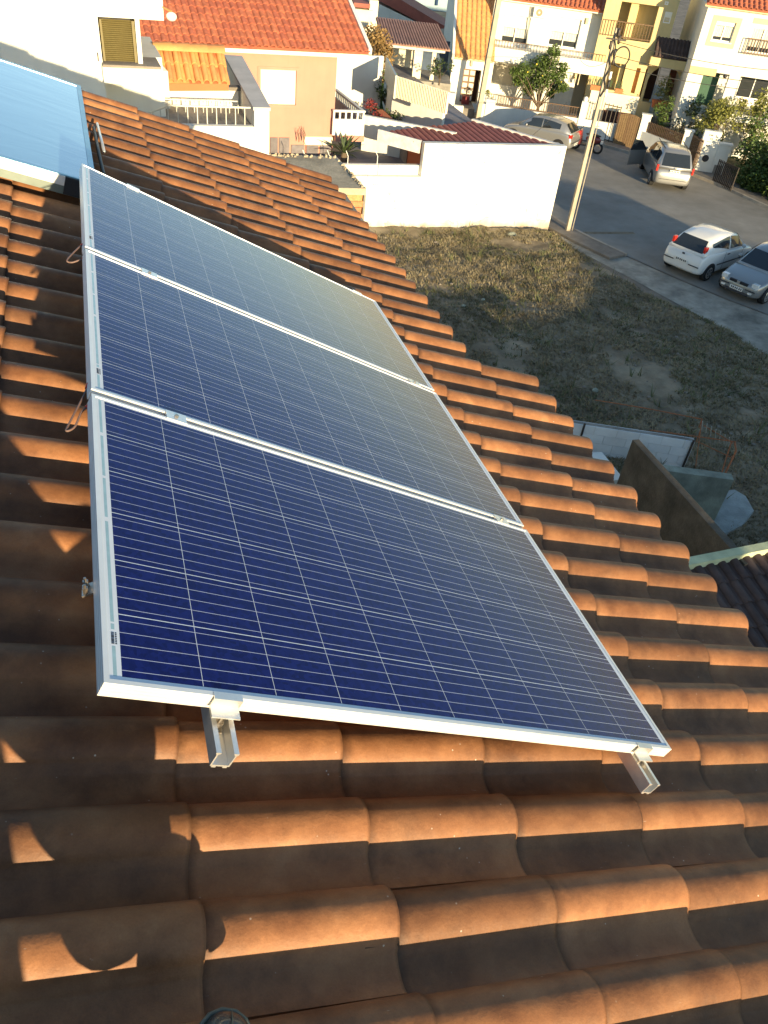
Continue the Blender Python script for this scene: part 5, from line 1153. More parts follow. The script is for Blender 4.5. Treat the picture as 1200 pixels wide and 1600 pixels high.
q = [P4 + F1.e * .12 + F_ * .002, P4 + F1.e * .5 + F_ * .002]; mb = MB(); mb.hexa([q[0], q[1], q[1] + F_ * .01, q[0] + F_ * .01] + [p + V((0, 0, .5)) for p in (q[0], q[1], q[1] + F_ * .01, q[0] + F_ * .01)]); obj('meter_door', mb, M_CONC, w4)
# sloped blue-shaded ramp wall
bw = MB(); A_ = gp(1112, 262) + V((0, .4, 0)); B_ = A_ + V((1.6, 2.2, 0)); n_ = V((.12, -.08, 0))
bw.hexa([A_, B_, B_ + n_, A_ + n_, A_ + V((0, 0, 1.15)), B_ + V((0, 0, 1.9)), B_ + n_ + V((0, 0, 1.9)), A_ + n_ + V((0, 0, 1.15))]); tag(obj('ramp_wall', bw, M_WHITE), 'white wall with sloping top in blue shade behind the street pillars', 'wall')
picket('street_railing', gp(1112, 286), gp(1141, 300), .05, 1.1, 12, M_DKMETAL, 'dark ornate railing between the white pillar and the hedge', 'railing', r=.02)
# plants on the right
def at(F, x, y, d, z): p = F.W(*F.L(x, y, d), d); p.z = z; return p
bush('yellow_green_shrub', at(FR, 1118, 212, 1.6, GZ), 3.0, 2.6, 'big feathery yellow green shrub in the garden right of the steps', 'shrub', M_LEAFY, 2600, .075, 16, 70, trunk=.6)
bush('slender_shrub', at(FY, 1022, 215, 3.6, GZ), 2.6, 1.2, 'slender leafy shrub left of the stone steps', 'shrub', M_LEAF, 1100, .06, 11, 71)
bush('dark_shrub', at(FR, 1082, 190, .4, GZ), 2.4, 2.0, 'dark shrub below the porch window beside the green door', 'shrub', M_LEAFD, 1100, .07, 11, 72)
bush('low_brown_shrub', at(FR, 1075, 205, 2.4, GZ), 1.5, 2.0, 'low brownish shrub right behind the garden gate', 'shrub', M_LEAFB, 700, .06, 8, 73)
bush('garden_tree', at(FR, 1178, 205, 1.0, GZ), 3.6, 2.4, 'olive green tree at the right edge before the shaded terrace', 'tree', M_LEAFY, 1600, .08, 14, 74, trunk=.8)
bush('right_edge_shrub', at(FR, 1198, 210, 1.5, GZ), 3.0, 2.2, 'shrub cut by the right picture edge below the balcony', 'shrub', M_LEAF, 1200, .08, 11, 75)
bush('rosebush', at(FR, 1158, 176, -.2, lo[2] - .35), 1.0, .9, 'reddish bush on the shaded terrace wall', 'shrub', M_LEAFB, 300, .05, 6, 76)
# hedge: one thing, dense
hd = thing('hedge', gp(1175, 312), 'thick rounded green hedge at the right edge above the pavement', 'hedge')
mb = MB(); rr = random.Random(8)
for k in range(130):
    t = rr.random(); P = gp(1144, 296).lerp(gp(1225, 338), t) + V((rr.uniform(.5, 3.4), rr.uniform(-.3, 2.2), 0)); P.z = GZ + rr.uniform(.15, 1.9 if t > .1 else 1.4)
    leafmass(mb, P, (.6, .6, .45), 190, .08, rr)
obj('foliage', mb, M_LEAF, hd, fixn=False)
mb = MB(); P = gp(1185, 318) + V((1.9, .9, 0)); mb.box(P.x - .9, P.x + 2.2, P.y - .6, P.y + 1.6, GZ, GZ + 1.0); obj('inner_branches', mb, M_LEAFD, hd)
sheetp = [gp(1010, 212), gp(1140, 262), gp(1240, 300), V((44, 36, GZ)), V((34, 44, GZ))]
fillpoly('garden_ground', [(p.x, p.y) for p in sheetp], GZ + .012, mat('garden_soil', (.06, .06, .03), .95, .3, 2, .5, 20))

# ================================================================== MIDDLE GARDEN, CARPORT, WALLS (between orange house and small white house)
ZG = YZ + .02
def up(x, y, z): return gp(x, y, z)
lawn = fillpoly('lawn', [(p.x, p.y) for p in (up(520, 148, ZG), up(612, 182, ZG), up(640, 168, ZG), up(612, 130, ZG), up(530, 118, ZG))], ZG + .01, M_GRASS)
tufts_m = MB(); rr = random.Random(77)
pa_, pb_, pc_, pd_ = up(520, 148, ZG), up(612, 182, ZG), up(612, 130, ZG), up(530, 118, ZG)
for k in range(5000):
    u, v = rr.random(), rr.random(); P = pa_.lerp(pb_, u).lerp(pd_.lerp(pc_, u), v); a = rr.uniform(0, 6.28); l = rr.uniform(.05, .13)
    tufts_m.v += [(P.x - .02, P.y, ZG + .01), (P.x + .02, P.y, ZG + .01), (P.x + math.cos(a) * l * .6, P.y + math.sin(a) * l * .6, ZG + l)]; b = len(tufts_m.v) - 3; tufts_m.f.append([b, b + 1, b + 2]); tufts_m.mi.append(0)
obj('grass', tufts_m, M_GRASS, kind='stuff', fixn=False)
def pxwall(name, x0, y0, x1, y1, zbase, htop, label, cat='wall', m=M_WHITE, t=.18, parent=None):   # wall whose top edge runs between two photo points, standing on zbase
    a, b = gp(x0, y0, zbase + htop), gp(x1, y1, zbase + htop); a.z = b.z = zbase
    return gwall(name, a, b, htop, htop, t, label, cat, m, parent)
pxwall('garden_wall', 568, 180, 712, 208, ZG - .3, 1.5, 'shaded white wall running behind the red flowers to the garage roof')
pxwall('garden_wall', 614, 142, 694, 163, ZG, 1.5, 'blue shaded white wall below the cream slatted fence')
a = gp(602, 106, ZG + 1.5); b = gp(614, 142, ZG + 1.5); a.z = b.z = ZG; gwall('garden_wall', a, b, 1.5, 1.5, .15, 'short white side wall right of the golden bush', 'wall')
a = gp(603, 90, ZG + 2.3); b = gp(618, 118, ZG + 2.3); a.z = b.z = ZG + 1.5; gwall('board_screen', a, b, .8, .8, .08, 'grey board screen on the side wall beside the carport', 'screen', M_RAILGREY)
A_, B_ = gp(618, 117, ZG + 2.3), gp(702, 143, ZG + 2.3); A_.z = B_.z = ZG
sf = thing('slatted_fence', (A_ + B_) / 2, 'cream upright slat fence in front of the carport', 'fence')
mb = MB(); mb.bar(A_ + V((0, 0, 1.7)), B_ + V((0, 0, 1.7)), .05); mb.bar(A_ + V((0, 0, 2.2)), B_ + V((0, 0, 2.2)), .05); obj('rail', mb, M_RAILGREY, sf)
for k in range(34):
    p = A_.lerp(B_, (k + .5) / 34); mb = MB(); mb.bar(p + V((0, -.03, 1.55)), p + V((0, -.03, 2.28)), .085, .02); obj('slat', mb, M_CREAM, sf)
pxwall('garden_wall', 520, 86, 600, 88, ZG, 2.2, 'plain white wall behind the lawn left of the golden bush', 'wall', M_WHITE)
bush('golden_bush', gp(572, 150, ZG), 2.9, 2.8, 'big rounded golden brown bush on the lawn beside the orange house', 'bush', M_LEAFB, 4200, .075, 24, 80, trunk=.4)
bush('green_bush', gp(604, 178, ZG), 1.8, 1.1, 'upright green bush at the end of the lawn', 'bush', M_LEAF, 700, .06, 9, 81)
bush('wall_plant', gp(640, 182, ZG), .9, 1.3, 'low green plants at the foot of the blue shaded wall, left clump', 'plant', M_LEAF, 420, .06, 8, 82, group='plants at the foot of the wall')
bush('wall_plant', gp(660, 186, ZG), .9, .8, 'low green plants at the foot of the blue shaded wall, right clump', 'plant', M_LEAFD, 300, .06, 6, 83, group='plants at the foot of the wall')
bush('bougainvillea', gp(577, 222, ZG), 1.5, .9, 'red flowering bush beside the white balcony of the orange house', 'bush', M_LEAFR, 700, .05, 9, 84)
bush('dark_climber', gp(608, 206, ZG), 1.1, 1.8, 'dark leafy stems above the garage roof corner', 'plant', M_LEAFD, 420, .06, 8, 85)
# spiky palm
pb = gp(537, 252, YZ + .1); pm = thing('cycad', pb, 'dark spiky cycad in the paved yard below the orange house', 'palm'); rr = random.Random(14); 
for k in range(34):
    a = rr.uniform(0, 6.283); el = rr.uniform(.1, 1.2); l = rr.uniform(.7, 1.0); mb = MB(); d = V((math.cos(a) * math.cos(el), math.sin(a) * math.cos(el), math.sin(el))); s = V((-math.sin(a), math.cos(a), 0)) * .05
    p0_, p1_, p2_ = pb + V((0, 0, .25)), pb + V((0, 0, .25)) + d * l * .55, pb + V((0, 0, .25)) + d * l - V((0, 0, .12))
    mb.add([p0_, p1_ - s, p2_, p1_ + s, p1_ + V((0, 0, -.03))], [(0, 1, 4), (1, 2, 4), (2, 3, 4), (3, 0, 4)]); obj('frond', mb, M_LEAFD, pm, fixn=False)
mb = MB(); mb.tube([pb - V((0, 0, .1)), pb + V((0, 0, .3))], [.14, .10], 8); obj('trunk', mb, M_BARK, pm)
# carport
FC = FA(tuple(gp(655, 120, ZG)), -16)
cp_ = thing('carport', FC.W(0, ZG, -1), 'carport with brown ribbed roof and white front beam behind the slatted fence', 'carport')
zc = FC.L(640, 71)[1]; c0s, c1s = FC.L(600, 70)[0], FC.L(696, 78)[0]
mb = MB(); FC.box(mb, c0s, c1s, zc - .18, zc, -.12, 0); obj('front_beam', mb, M_WHITE, cp_)
for xa, xb in ((646, 659), (674, 680), (600, 603)):
    mb = MB(); FC.box(mb, FC.L(xa, 100)[0], FC.L(xb, 100)[0], ZG - .5, zc - .181, -.3, -.01); obj('pillar', mb, M_CREAM, cp_)
mb = MB(); FC.box(mb, c0s, FC.L(647, 100)[0], ZG - .5, zc, -3.2, -3.0); obj('back_wall', mb, M_CREAM, cp_)
mb = MB(); FC.box(mb, FC.L(647, 100)[0], c1s + .4, ZG - .5, zc, -3.0, -2.9); obj('shaded_back', mb, mat('shade_blue_wall', (.06, .09, .14), .7), cp_)  # shade of the carport opening painted into the back wall colour
mb = MB(); FC.box(mb, c0s, c1s + .5, ZG - .6, ZG - .1, -3.5, .5); obj('floor', mb, M_CONC, cp_)
pr_ = FC.W(c0s - .1, zc + .02, .2); q_ = FC.L(583, 42, -2.6); a_ = FC.W(FC.L(586, 40, -2.6)[0], zc + .75, -2.8); b_ = FC.W(c1s - .4, zc + .75, -2.8); c_ = FC.W(c1s + .25, zc + .02, .2)
rf = obj('roof', MB().prism([pr_, c_, b_, a_], (0, 0, -.06)), mat('brown_sheet', (.28, .16, .12), .5, .2, 3, metal=.2), cp_)
for k in range(24):
    t = (k + .5) / 24; mb = MB(); mb.bar(pr_.lerp(c_, t) + V((0, 0, .02)), a_.lerp(b_, t) + V((0, 0, .02)), .09, .06); obj('rib', mb, mat('brown_sheet', (.3, .2, .2)), rf)
bush('red_brown_shrub', gp(686, 130, ZG), 1.5, 1.2, 'dark red brown shrub under the right end of the carport', 'shrub', M_LEAFD, 500, .06, 8, 86)
# houses behind the carport
FB = FA(tuple(gp(640, 60, ZG) + V((0, 4.5, 0))), -16)
hb = thing('gabled_white_house', FB.W(0, ZG, -2), 'white gabled house with dull red roof behind the carport', 'house')
def fbp(x, y, d=0): return FB.W(*FB.L(x, y, d), d)
poly = [fbp(584, 45), fbp(676, 52), fbp(590, 6), fbp(584, 10)]; poly = [fbp(584, 75), fbp(680, 75), fbp(676, 47), fbp(588, 4), fbp(584, 8)]
obj('gable_wall', MB().prism(poly, tuple(-FB.n * 5)), M_WHITE, hb)
poly = [fbp(586, -2, .1), fbp(604, -14, .1), fbp(700, 44, .1), fbp(676, 46, .1)]; obj('roof', MB().prism(poly, tuple(-FB.n * 5.4)), M_GARROOF, hb)
FD = FA(tuple(gp(575, 70, ZG) + V((0, 3, 0))), -10)
hb2 = thing('cream_house', FD.W(0, ZG, -2), 'cream house with low red roof right behind the orange roof verge', 'house')
mb = MB(); FD.pbox(mb, 556, 14, 577, 95, -4, 0); obj('wall', mb, M_CREAM, hb2); mb = MB(); FD.pbox(mb, 553, 4, 578, 13.5, -4, .3); obj('roof', mb, M_GARROOF, hb2)
mb = MB(); FD.pbox(mb, 578, 0, 586, 75, -4, -.2); obj('chimney_wall', mb, M_CREAM, hb2)
FE_ = FA(tuple(gp(660, 30, GZ) + V((0, 8, 0))), -14)
bb = thing('blue_grey_building', FE_.W(0, GZ, -2), 'far blue grey building above the carport with a dark downpipe', 'building')
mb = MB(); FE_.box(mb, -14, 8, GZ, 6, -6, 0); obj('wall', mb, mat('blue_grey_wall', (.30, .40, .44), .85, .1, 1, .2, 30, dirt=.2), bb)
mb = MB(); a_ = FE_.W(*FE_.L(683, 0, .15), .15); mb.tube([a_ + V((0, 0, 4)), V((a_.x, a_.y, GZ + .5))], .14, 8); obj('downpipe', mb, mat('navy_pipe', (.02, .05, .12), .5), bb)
# ================================================================== LOW STRUCTURES AT THE RIGHT, below our eave
# dark tiled outbuilding
ob = thing('outbuilding', V((8.2, 3.6, GZ)), 'low outbuilding with dark shaded roof tiles and mossy pale coping', 'outbuilding')
za_, zc_ = gp(1075, 885, -6.0), gp(1200, 860, -6.0)
e_ = (zc_ - za_); e_.z = 0; e_.normalize(); dn = V((e_.y, -e_.x, 0)); dwn = (dn + V((0, 0, -.27))).normalized()
O = za_ - e_ * 1.4; NR = 9; NC = 22; pt_ = .237; cr = .40
O2 = O + dwn * (cr * NR)
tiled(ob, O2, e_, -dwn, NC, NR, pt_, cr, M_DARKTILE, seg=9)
mb = MB(); mb.bar(O - dn * .02 + V((0, 0, .02)), O + e_ * 6.5 - dn * .02 + V((0, 0, .02)), .16, .16)
obj('coping', mb, mat('mossy_coping', (.50, .54, .34), .9, .15, 5, .3, 40, dirt=.15), ob)
mb = MB(); a_, b_ = O + e_ * .1 + dn * .1, O + e_ * (pt_ * NC) + dn * .1; c_, d_ = b_ + dn * 3.3, a_ + dn * 3.3
mb.hexa([V((p.x, p.y, GZ)) for p in (a_, b_, c_, d_)] + [V((a_.x, a_.y, -6.2)), V((b_.x, b_.y, -6.2)), V((c_.x, c_.y, -7.1)), V((d_.x, d_.y, -7.1))]); obj('wall', mb, M_WHITE, ob)
# tall concrete wall
a_, b_ = gp(988, 687, -6.0), gp(1146, 862, -6.0)
n_ = (b_ - a_); n_.z = 0; n_.normalize(); s_ = V((-n_.y, n_.x, 0)); s_ = s_ if s_.x > 0 else -s_
mb = MB(); q = [a_, b_ + n_ * .3, b_ + n_ * .3 + s_ * .15, a_ + s_ * .15]
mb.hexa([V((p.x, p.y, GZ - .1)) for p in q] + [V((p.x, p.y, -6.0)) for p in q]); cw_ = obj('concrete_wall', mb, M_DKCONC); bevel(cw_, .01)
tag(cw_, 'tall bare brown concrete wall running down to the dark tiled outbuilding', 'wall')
# mossy cross wall and rough slab on the ground
a2, b2 = gp(1037, 735, -6.75), gp(1147, 750, -6.75); n2 = (b2 - a2).normalized(); s2 = V((-n2.y, n2.x, 0))
mb = MB(); q = [a2 - n2 * .3, b2, b2 + s2 * .22, a2 - n2 * .3 + s2 * .22]; mb.hexa([V((p.x, p.y, GZ - .1)) for p in q] + [V((p.x, p.y, -6.75)) for p in q]); o = obj('mossy_wall', mb, M_CONC2); bevel(o, .01)
tag(o, 'short mossy green concrete wall right of the tall brown concrete wall', 'wall')
mb = MB(); pp = [gp(1112, 812, GZ + .19), gp(1100, 770, GZ + .19), gp(1148, 765, GZ + .19), gp(1165, 775, GZ + .19), gp(1178, 798, GZ + .19), gp(1160, 820, GZ + .19), gp(1130, 835, GZ + .19)]
mb.prism(pp, (0, 0, -.2)); tag(obj('ground_slab', mb, mat('grey_slab', (.30, .33, .32), .9, .2, 3, .5, 25, dirt=.35)), 'rough grey concrete slab lying on the ground below the mossy wall', 'slab')
# white block wall, course by course
a3, b3 = gp(893, 661, -7.15), gp(1086, 690, -7.15); n3 = (b3 - a3); n3.z = 0; L3 = n3.length; n3.normalize(); s3 = V((-n3.y, n3.x, 0))
bw_ = thing('block_wall', V((a3.x, a3.y, GZ)), 'low white painted block wall in blue shade beneath the tile eave', 'wall')
rr = random.Random(6); bl_ = .5; rows = 4; hh = .213; NB = 8
for r_ in range(rows):
    s = -1.2 - (bl_ / 2 if r_ % 2 else 0)
    while s < L3 - .02:
        e0, e1 = max(s, -1.2), min(s + bl_ - .008, L3); 
        if e1 - e0 > .06:
            jj = rr.uniform(-.004, .004); p0, p1 = a3 + n3 * e0 + s3 * jj, a3 + n3 * e1 + s3 * jj; z0_ = GZ + r_ * hh; mb = MB(); q = [p0, p1, p1 + s3 * .15, p0 + s3 * .15]
            mb.hexa([V((p.x, p.y, z0_)) for p in q] + [V((p.x, p.y, z0_ + hh - .007)) for p in q]); obj('block', mb, mat('white_block_paint', (.74, .76, .76), .85, .05, 3, .3, 30, rnd=.05, dirt=.12), bw_)
        s += bl_
mb = MB(); q = [a3 + s3 * .02 - n3 * 1.2, b3 + s3 * .02 - n3 * .01, b3 + s3 * .13 - n3 * .01, a3 + s3 * .13 - n3 * 1.2]; mb.hexa([V((p.x, p.y, GZ)) for p in q] + [V((p.x, p.y, -7.153)) for p in q]); obj('mortar_core', mb, M_CONC, bw_)
for x_ in (913, 1083):
    p = gp(x_, 664 if x_ < 1000 else 690, -7.15); mb = MB(); p = p - s3 * .02; mb.bar(V((p.x, p.y, GZ)), V((p.x, p.y, -7.1)), .035, .035); obj('metal_post', mb, M_DKMETAL, bw_)
p = gp(968, 740, -7.3); mb = MB(); mb.box(p.x - .45, p.x + .0, p.y - .2, p.y + .8, GZ, -7.3); tag(obj('blue_shaded_block', mb, M_WHITE), 'small pale block between the eave tiles and the tall concrete wall', 'block')
# rusty rods
rb_ = thing('rusty_railing', gp(1140, 700, -7), 'rusty bent rebar frame with short uprights beside the block wall', 'railing')
def rod(pts, r=.012, m=M_RUST): mb = MB(); mb.tube([gp(x, y, z) for x, y, z in pts], r, 5); obj('rod', mb, m, rb_)
rod([(930, 625, -7.3), (1010, 638, -7.25), (1097, 655, -7.2)]); rod([(1097, 655, -7.2), (1092, 668, -7.5)])
rod([(1015, 672, -7.1), (1148, 690, -7.0)]); rod([(1148, 690, -7.0), (1150, 705, -7.1), (1133, 740, -7.5)], .022); rod([(1143, 690, -7.0), (1128, 738, -7.5)], .014)
rod([(1095, 672, -7.1), (1088, 690, -7.5)]); rod([(1100, 665, -7.1), (1145, 692, -7.0)]); rod([(1090, 690, -7.3), (1143, 715, -7.3)], .01); rod([(1097, 655, -7.2), (1086, 735, -7.9)], .01)
for k in range(7):
    t = k / 6; x_, y_ = 1096 + 42 * t, 662 + 25 * t; rod([(x_, y_ + 10, -7.2), (x_ + 2, y_ - 4, -6.95)], .012, M_RAILGREY)

# ================================================================== POLES AND WIRES
base = gp(886, 363); top = pl(964, 40, base, F1.n)
top.x, top.y = base.x, base.y
pole = thing('utility_pole', base, 'leaning pale concrete utility pole at the corner of the long white wall, wires on top', 'pole', 'concrete utility poles')
tp_ = pl(964, 44, base, (0.3, 1, 0)); tp_.x = base.x + (tp_.x - base.x) * 1.0
mb = MB(); d_ = tp_ - base
mb.hexa([base + V(p) for p in ((-.08, -.07, -.2), (.08, -.07, -.2), (.08, .07, -.2), (-.08, .07, -.2))] + [tp_ + V(p) for p in ((-.05, -.045, 0), (.05, -.045, 0), (.05, .045, 0), (-.05, .045, 0))]); o = obj('shaft', mb, M_POLE, pole); bevel(o, .01)
def pt(t): return base + d_ * t
right = V((.93, -.37, 0)).normalized()
for k, (t, s, m_) in enumerate(((.985, .05, M_DKMETAL), (.955, .12, M_DKMETAL), (.93, -.12, M_DKMETAL), (.90, .08, M_BLACK), (.865, .10, M_DKMETAL), (.80, .12, M_FRAMEW), (.76, .13, M_BLACK), (.72, .12, M_FRAMEW))):
    c = pt(t) + right * s - V((0, .09, 0)); mb = MB(); mb.tube([c - V((0, 0, .13)), c - V((0, 0, .06)), c + V((0, 0, .02)), c + V((0, 0, .11))], [.035, .055, .04, .05], 8); obj('insulator', mb, m_, pole, smooth=True)
mb = MB(); mb.bar(pt(.955) - right * .32 - V((0, .1, 0)), pt(.955) + right * .35 - V((0, .1, 0)), .04, .05); obj('cross_arm', mb, M_DKMETAL, pole)
mb = MB(); mb.tube([pt(t) - V((0, .11, 0)) + right * (.05 * math.sin(t * 70)) for t in [.70 + .28 * k / 30 for k in range(31)]], .022, 5); obj('cable_bundle', mb, M_WIRE, pole, smooth=True)
c = pt(.885) + right * .34 - V((0, .1, 0)); mb = MB(); mb.tube([c + right * .25 * math.cos(a) + V((0, 0, .30 * math.sin(a))) for a in [2 * math.pi * k / 24 for k in range(25)]], .025, 6, cap=False); obj('cable_coil', mb, M_WIRE, pole, smooth=True)
mb = MB(); p = pt(.70) + right * .14; mb.tube([pt(.72) + right * .13, base + right * .17 + V((0, 0, 2.6)), base + right * .17], .016, 5); obj('earth_cable', mb, M_POLE, pole)
b2 = gp(745, 192); t2 = pl(781, -10, b2, (0.3, 1, 0)); p2 = thing('utility_pole', b2, 'concrete utility pole standing between the orange roofed small house and the balcony house', 'pole', 'concrete utility poles')
mb = MB(); mb.hexa([b2 + V(p) for p in ((-.13, -.10, -.2), (.13, -.10, -.2), (.13, .10, -.2), (-.13, .10, -.2))] + [t2 + V(p) for p in ((-.12, -.1, 0), (.12, -.1, 0), (.12, .1, 0), (-.12, .1, 0))]); obj('shaft', mb, M_POLE, p2)
def wire(A, B, sag, r, label, grp='overhead wires'):
    pts = [A.lerp(B, t) - V((0, 0, sag * 4 * t * (1 - t))) for t in [k / 14 for k in range(15)]]
    tag(obj('overhead_wire', MB().tube(pts, r, 5), M_WIRE, smooth=True), label, 'wire', grp)
wr = V((26, -6, 0))
for k, (t, (ex, ey), lab) in enumerate(((.945, (1230, 112), 'topmost wire running right from the utility pole'), (.885, (1230, 133), 'middle wire running right from the utility pole'), (.845, (1230, 146), 'lowest wire running right from the utility pole'))):
    A = pt(t) + right * .14 - V((0, .1, 0)); B = pl(ex, ey, base + V((14, -3.5, 0)), (0.1, 1, 0)); wire(A, B, .12, .011, lab)
wire(pt(.85) - right * .1, F1.W(*F1.L(905, 90, 1.1), 1.1), .25, .010, 'short wire from the utility pole to the white balcony house')
wire(onroofg(820, 226) + V((0, 0, .1)), F1.W(*F1.L(886, 160, 4.4), 4.4), .05, .010, 'pale thin wire rising from the garage roof past the silver hatchback')

# ================================================================== CARS
def lerp(a, b, t): return a + (b - a) * t
def car(loc, head, paint, label, spec, group='cars parked in the street'):
    o = thing('parked_car', loc, label, 'car', group); o.rotation_euler = (0, 0, head)
    S = spec; Ls, W_, H_ = S['L'], S['W'], S['H']; hw = W_ / 2
    # lower body: x, half width, bottom z, top z
    st = S['body']; mb = MB(); ring_n = None; vs = []
    for x, w, zb_, zt_ in st:
        w *= hw; half = [(0, zb_), (w * .80, zb_), (w * .955, zb_ + .05), (w * 1.0, zb_ + .20), (w * 1.0, lerp(zb_, zt_, .62)), (w * .975, zt_ - .07), (w * .90, zt_ - .005), (w * .55, zt_ + .018), (0, zt_ + .025)]
        ring = [(x, y, z) for y, z in half] + [(x, -y, z) for y, z in half[-2:0:-1]]; ring_n = len(ring); vs += ring
    m = len(st); mb.add(vs, [(i * ring_n + k, i * ring_n + (k + 1) % ring_n, (i + 1) * ring_n + (k + 1) % ring_n, (i + 1) * ring_n + k) for i in range(m - 1) for k in range(ring_n)] + [list(range(ring_n)), list(range((m - 1) * ring_n, m * ring_n))[::-1]])
    b = obj('body', mb, paint, o, smooth=True, local=True); s = b.modifiers.new('sub', 'SUBSURF'); s.levels = 1; s.render_levels = 2
    # cabin stations: x, half width at belt, half width at roof, belt z, roof z
    cb = S['cabin']; mb = MB(); vs = []
    def ringc(x, wb, wr, zb_, zr):
        half = [(wb * hw, zb_ - .05), (wb * hw, zb_ + .01), (lerp(wb, wr, .5) * hw + .012, lerp(zb_, zr, .5)), (wr * hw, max(zr - .055, zb_ + .012)), (wr * hw * .90, max(zr - .012, zb_ + .015)), (wr * hw * .5, zr + .004), (0, zr + .008)]
        return [(x, y, z) for y, z in half] + [(x, -y, z) for y, z in half[-2::-1]]
    for c in cb: r_ = ringc(*c); n = len(r_); vs += r_
    m = len(cb); mb.add(vs, [(i * n + k, i * n + k + 1, (i + 1) * n + k + 1, (i + 1) * n + k) for i in range(m - 1) for k in range(n - 1)] + [list(range(n)), list(range((m - 1) * n, m * n))[::-1]])
    cbn = obj('cabin', mb, paint, o, smooth=True, local=True)
    def surf(t_x, t_z, side, off=.012):   # point on the cabin side: t_x in station index space, t_z from belt to roof
        i = min(int(t_x), m - 2); f = t_x - i; A, B = cb[i], cb[i + 1]; c = [lerp(a, b_, f) for a, b_ in zip(A, B)]
        y = lerp(c[1], c[2], t_z) * hw + .012 * (1 - abs(2 * t_z - 1)) + off; return (c[0], side * y, lerp(c[3] + .0, c[4], t_z))
    for (ta, tb, za0, za1, zb0, zb1) in S['side']:
        for side in (1, -1):
            mb = MB(); k_ = 5; row0 = [surf(lerp(ta, tb, q / k_), lerp(za0, zb0, q / k_), side) for q in range(k_ + 1)]; mid = [surf(lerp(ta, tb, q / k_), lerp(lerp(za0, za1, .5), lerp(zb0, zb1, .5), q / k_), side) for q in range(k_ + 1)]; row1 = [surf(lerp(ta, tb, q / k_), lerp(za1, zb1, q / k_), side) for q in range(k_ + 1)]
            mb.add(row0 + mid + row1, [(q, q + 1, k_ + 2 + q, k_ + 1 + q) for q in range(k_)] + [(k_ + 1 + q, k_ + 2 + q, 2 * k_ + 3 + q, 2 * k_ + 2 + q) for q in range(k_)]); obj('side_window', mb, M_CARG, o, smooth=True, local=True, fixn=False)
    def slant(i0, i1, t0, t1, wf, name, mtl, off):    # windscreen or rear screen between two stations
        A, B = cb[i0], cb[i1]
        P = lambda t, s: (lerp(A[0], B[0], t), s * lerp(A[1], B[2], t) * hw * wf, lerp(A[3] if i0 in (0, m - 1) else A[4], B[4], t))
        nx = (P(1, 0)[2] - P(0, 0)[2]); nz_ = abs(P(1, 0)[0] - P(0, 0)[0]); l_ = math.hypot(nx, nz_); sg = 1 if P(0, 0)[0] > P(1, 0)[0] else -1
        d = (sg * nx / l_ * off, 0, nz_ / l_ * off)
        mb = MB(); g = []
        for t in (t0, (t0 + t1) / 2, t1):
            for s in (-1, -.5, 0, .5, 1):
                p = P(t, s); bow = .02 * (1 - s * s); g.append((p[0] + d[0] + sg * bow, p[1], p[2] + d[2]))
        mb.add(g, [(r * 5 + q, r * 5 + q + 1, (r + 1) * 5 + q + 1, (r + 1) * 5 + q) for r in range(2) for q in range(4)]); return obj(name, mb, mtl, o, smooth=True, local=True, fixn=False)
    slant(0, 1, .10, .93, .88, 'windscreen', M_CARG, .016); rs = slant(m - 1, m - 2, S.get('rs0', .08), .92, .86, 'rear_window', M_CARG, .016)
    # wheels
    for x in S['wheels']:
        for side in (1, -1):
            r_ = S.get('wr', .29); y = side * (hw - .085)
            arch = MB(); pts = [(x + (r_ + .055) * math.cos(a), side * (hw * 1.0 + .004), r_ + (r_ + .055) * math.sin(a)) for a in [math.pi * q / 14 - .15 + .3 * q / 14 for q in range(15)]]
            arch.add(pts + [(p[0], side * (hw - .12), p[2]) for p in pts], [(q, q + 1, 16 + q, 15 + q) for q in range(14)]); arch.add(pts, [list(range(15))]); obj('wheel_arch', arch, M_BLACK, o, local=True, fixn=False)
            mb = MB(); mb.tube([(x, y - side * .10, r_), (x, y + side * .075, r_), (x, y + side * .098, r_)], [r_, r_, r_ * .93], 20); w = obj('wheel', mb, M_TYRE, o, local=True)
            mb = MB(); mb.tube([(x, y + side * .099, r_), (x, y + side * .108, r_)], [r_ * .68, r_ * .62], 16)
            obj('rim', mb, M_RIM, w, local=True)
            for q in range(6):
                a = q * math.pi / 3; mb = MB(); c = (x + r_ * .42 * math.cos(a), y + side * .110, r_ + r_ * .42 * math.sin(a)); mb.tube([c, (c[0], c[1] + side * .003, c[2])], r_ * .12, 6); obj('rim_hole', mb, M_BLACK, w, local=True)
    for side in (1, -1):
        x, z, y = S['mirror']; mb = MB(); mb.blob((x, side * (hw + y), z), (.06, .09, .06), 8, 6); obj('wing_mirror', mb, paint, o, smooth=True, local=True)
    for d in S['boxes']:
        name, mtl, x0, x1, ya, yb, z0, z1, both = d
        for side in ((1, -1) if both else (1,)):
            mb = MB(); mb.box(x0, x1, min(ya * side, yb * side), max(ya * side, yb * side), z0, z1); q = obj(name, mb, mtl, o, local=True); bevel(q, .008)
    return o
def plate(o, x, z, facing, paint_marks=True, w=.46):
    mb = MB(); mb.box(min(x, x + facing * .012), max(x, x + facing * .012), -w / 2, w / 2, z - .055, z + .055); p = obj('number_plate', mb, M_FRAMEW, o, local=True)
    mb = MB()
    for k in range(6): y = -.17 + k * .066 + (.012 if k > 1 else 0) + (.012 if k > 3 else 0); mb.box(min(x + facing * .012, x + facing * .015), max(x + facing * .012, x + facing * .015), y - .02, y + .02, z - .032, z + .032)
    obj('plate_marks', mb, M_TRIM, p, local=True)
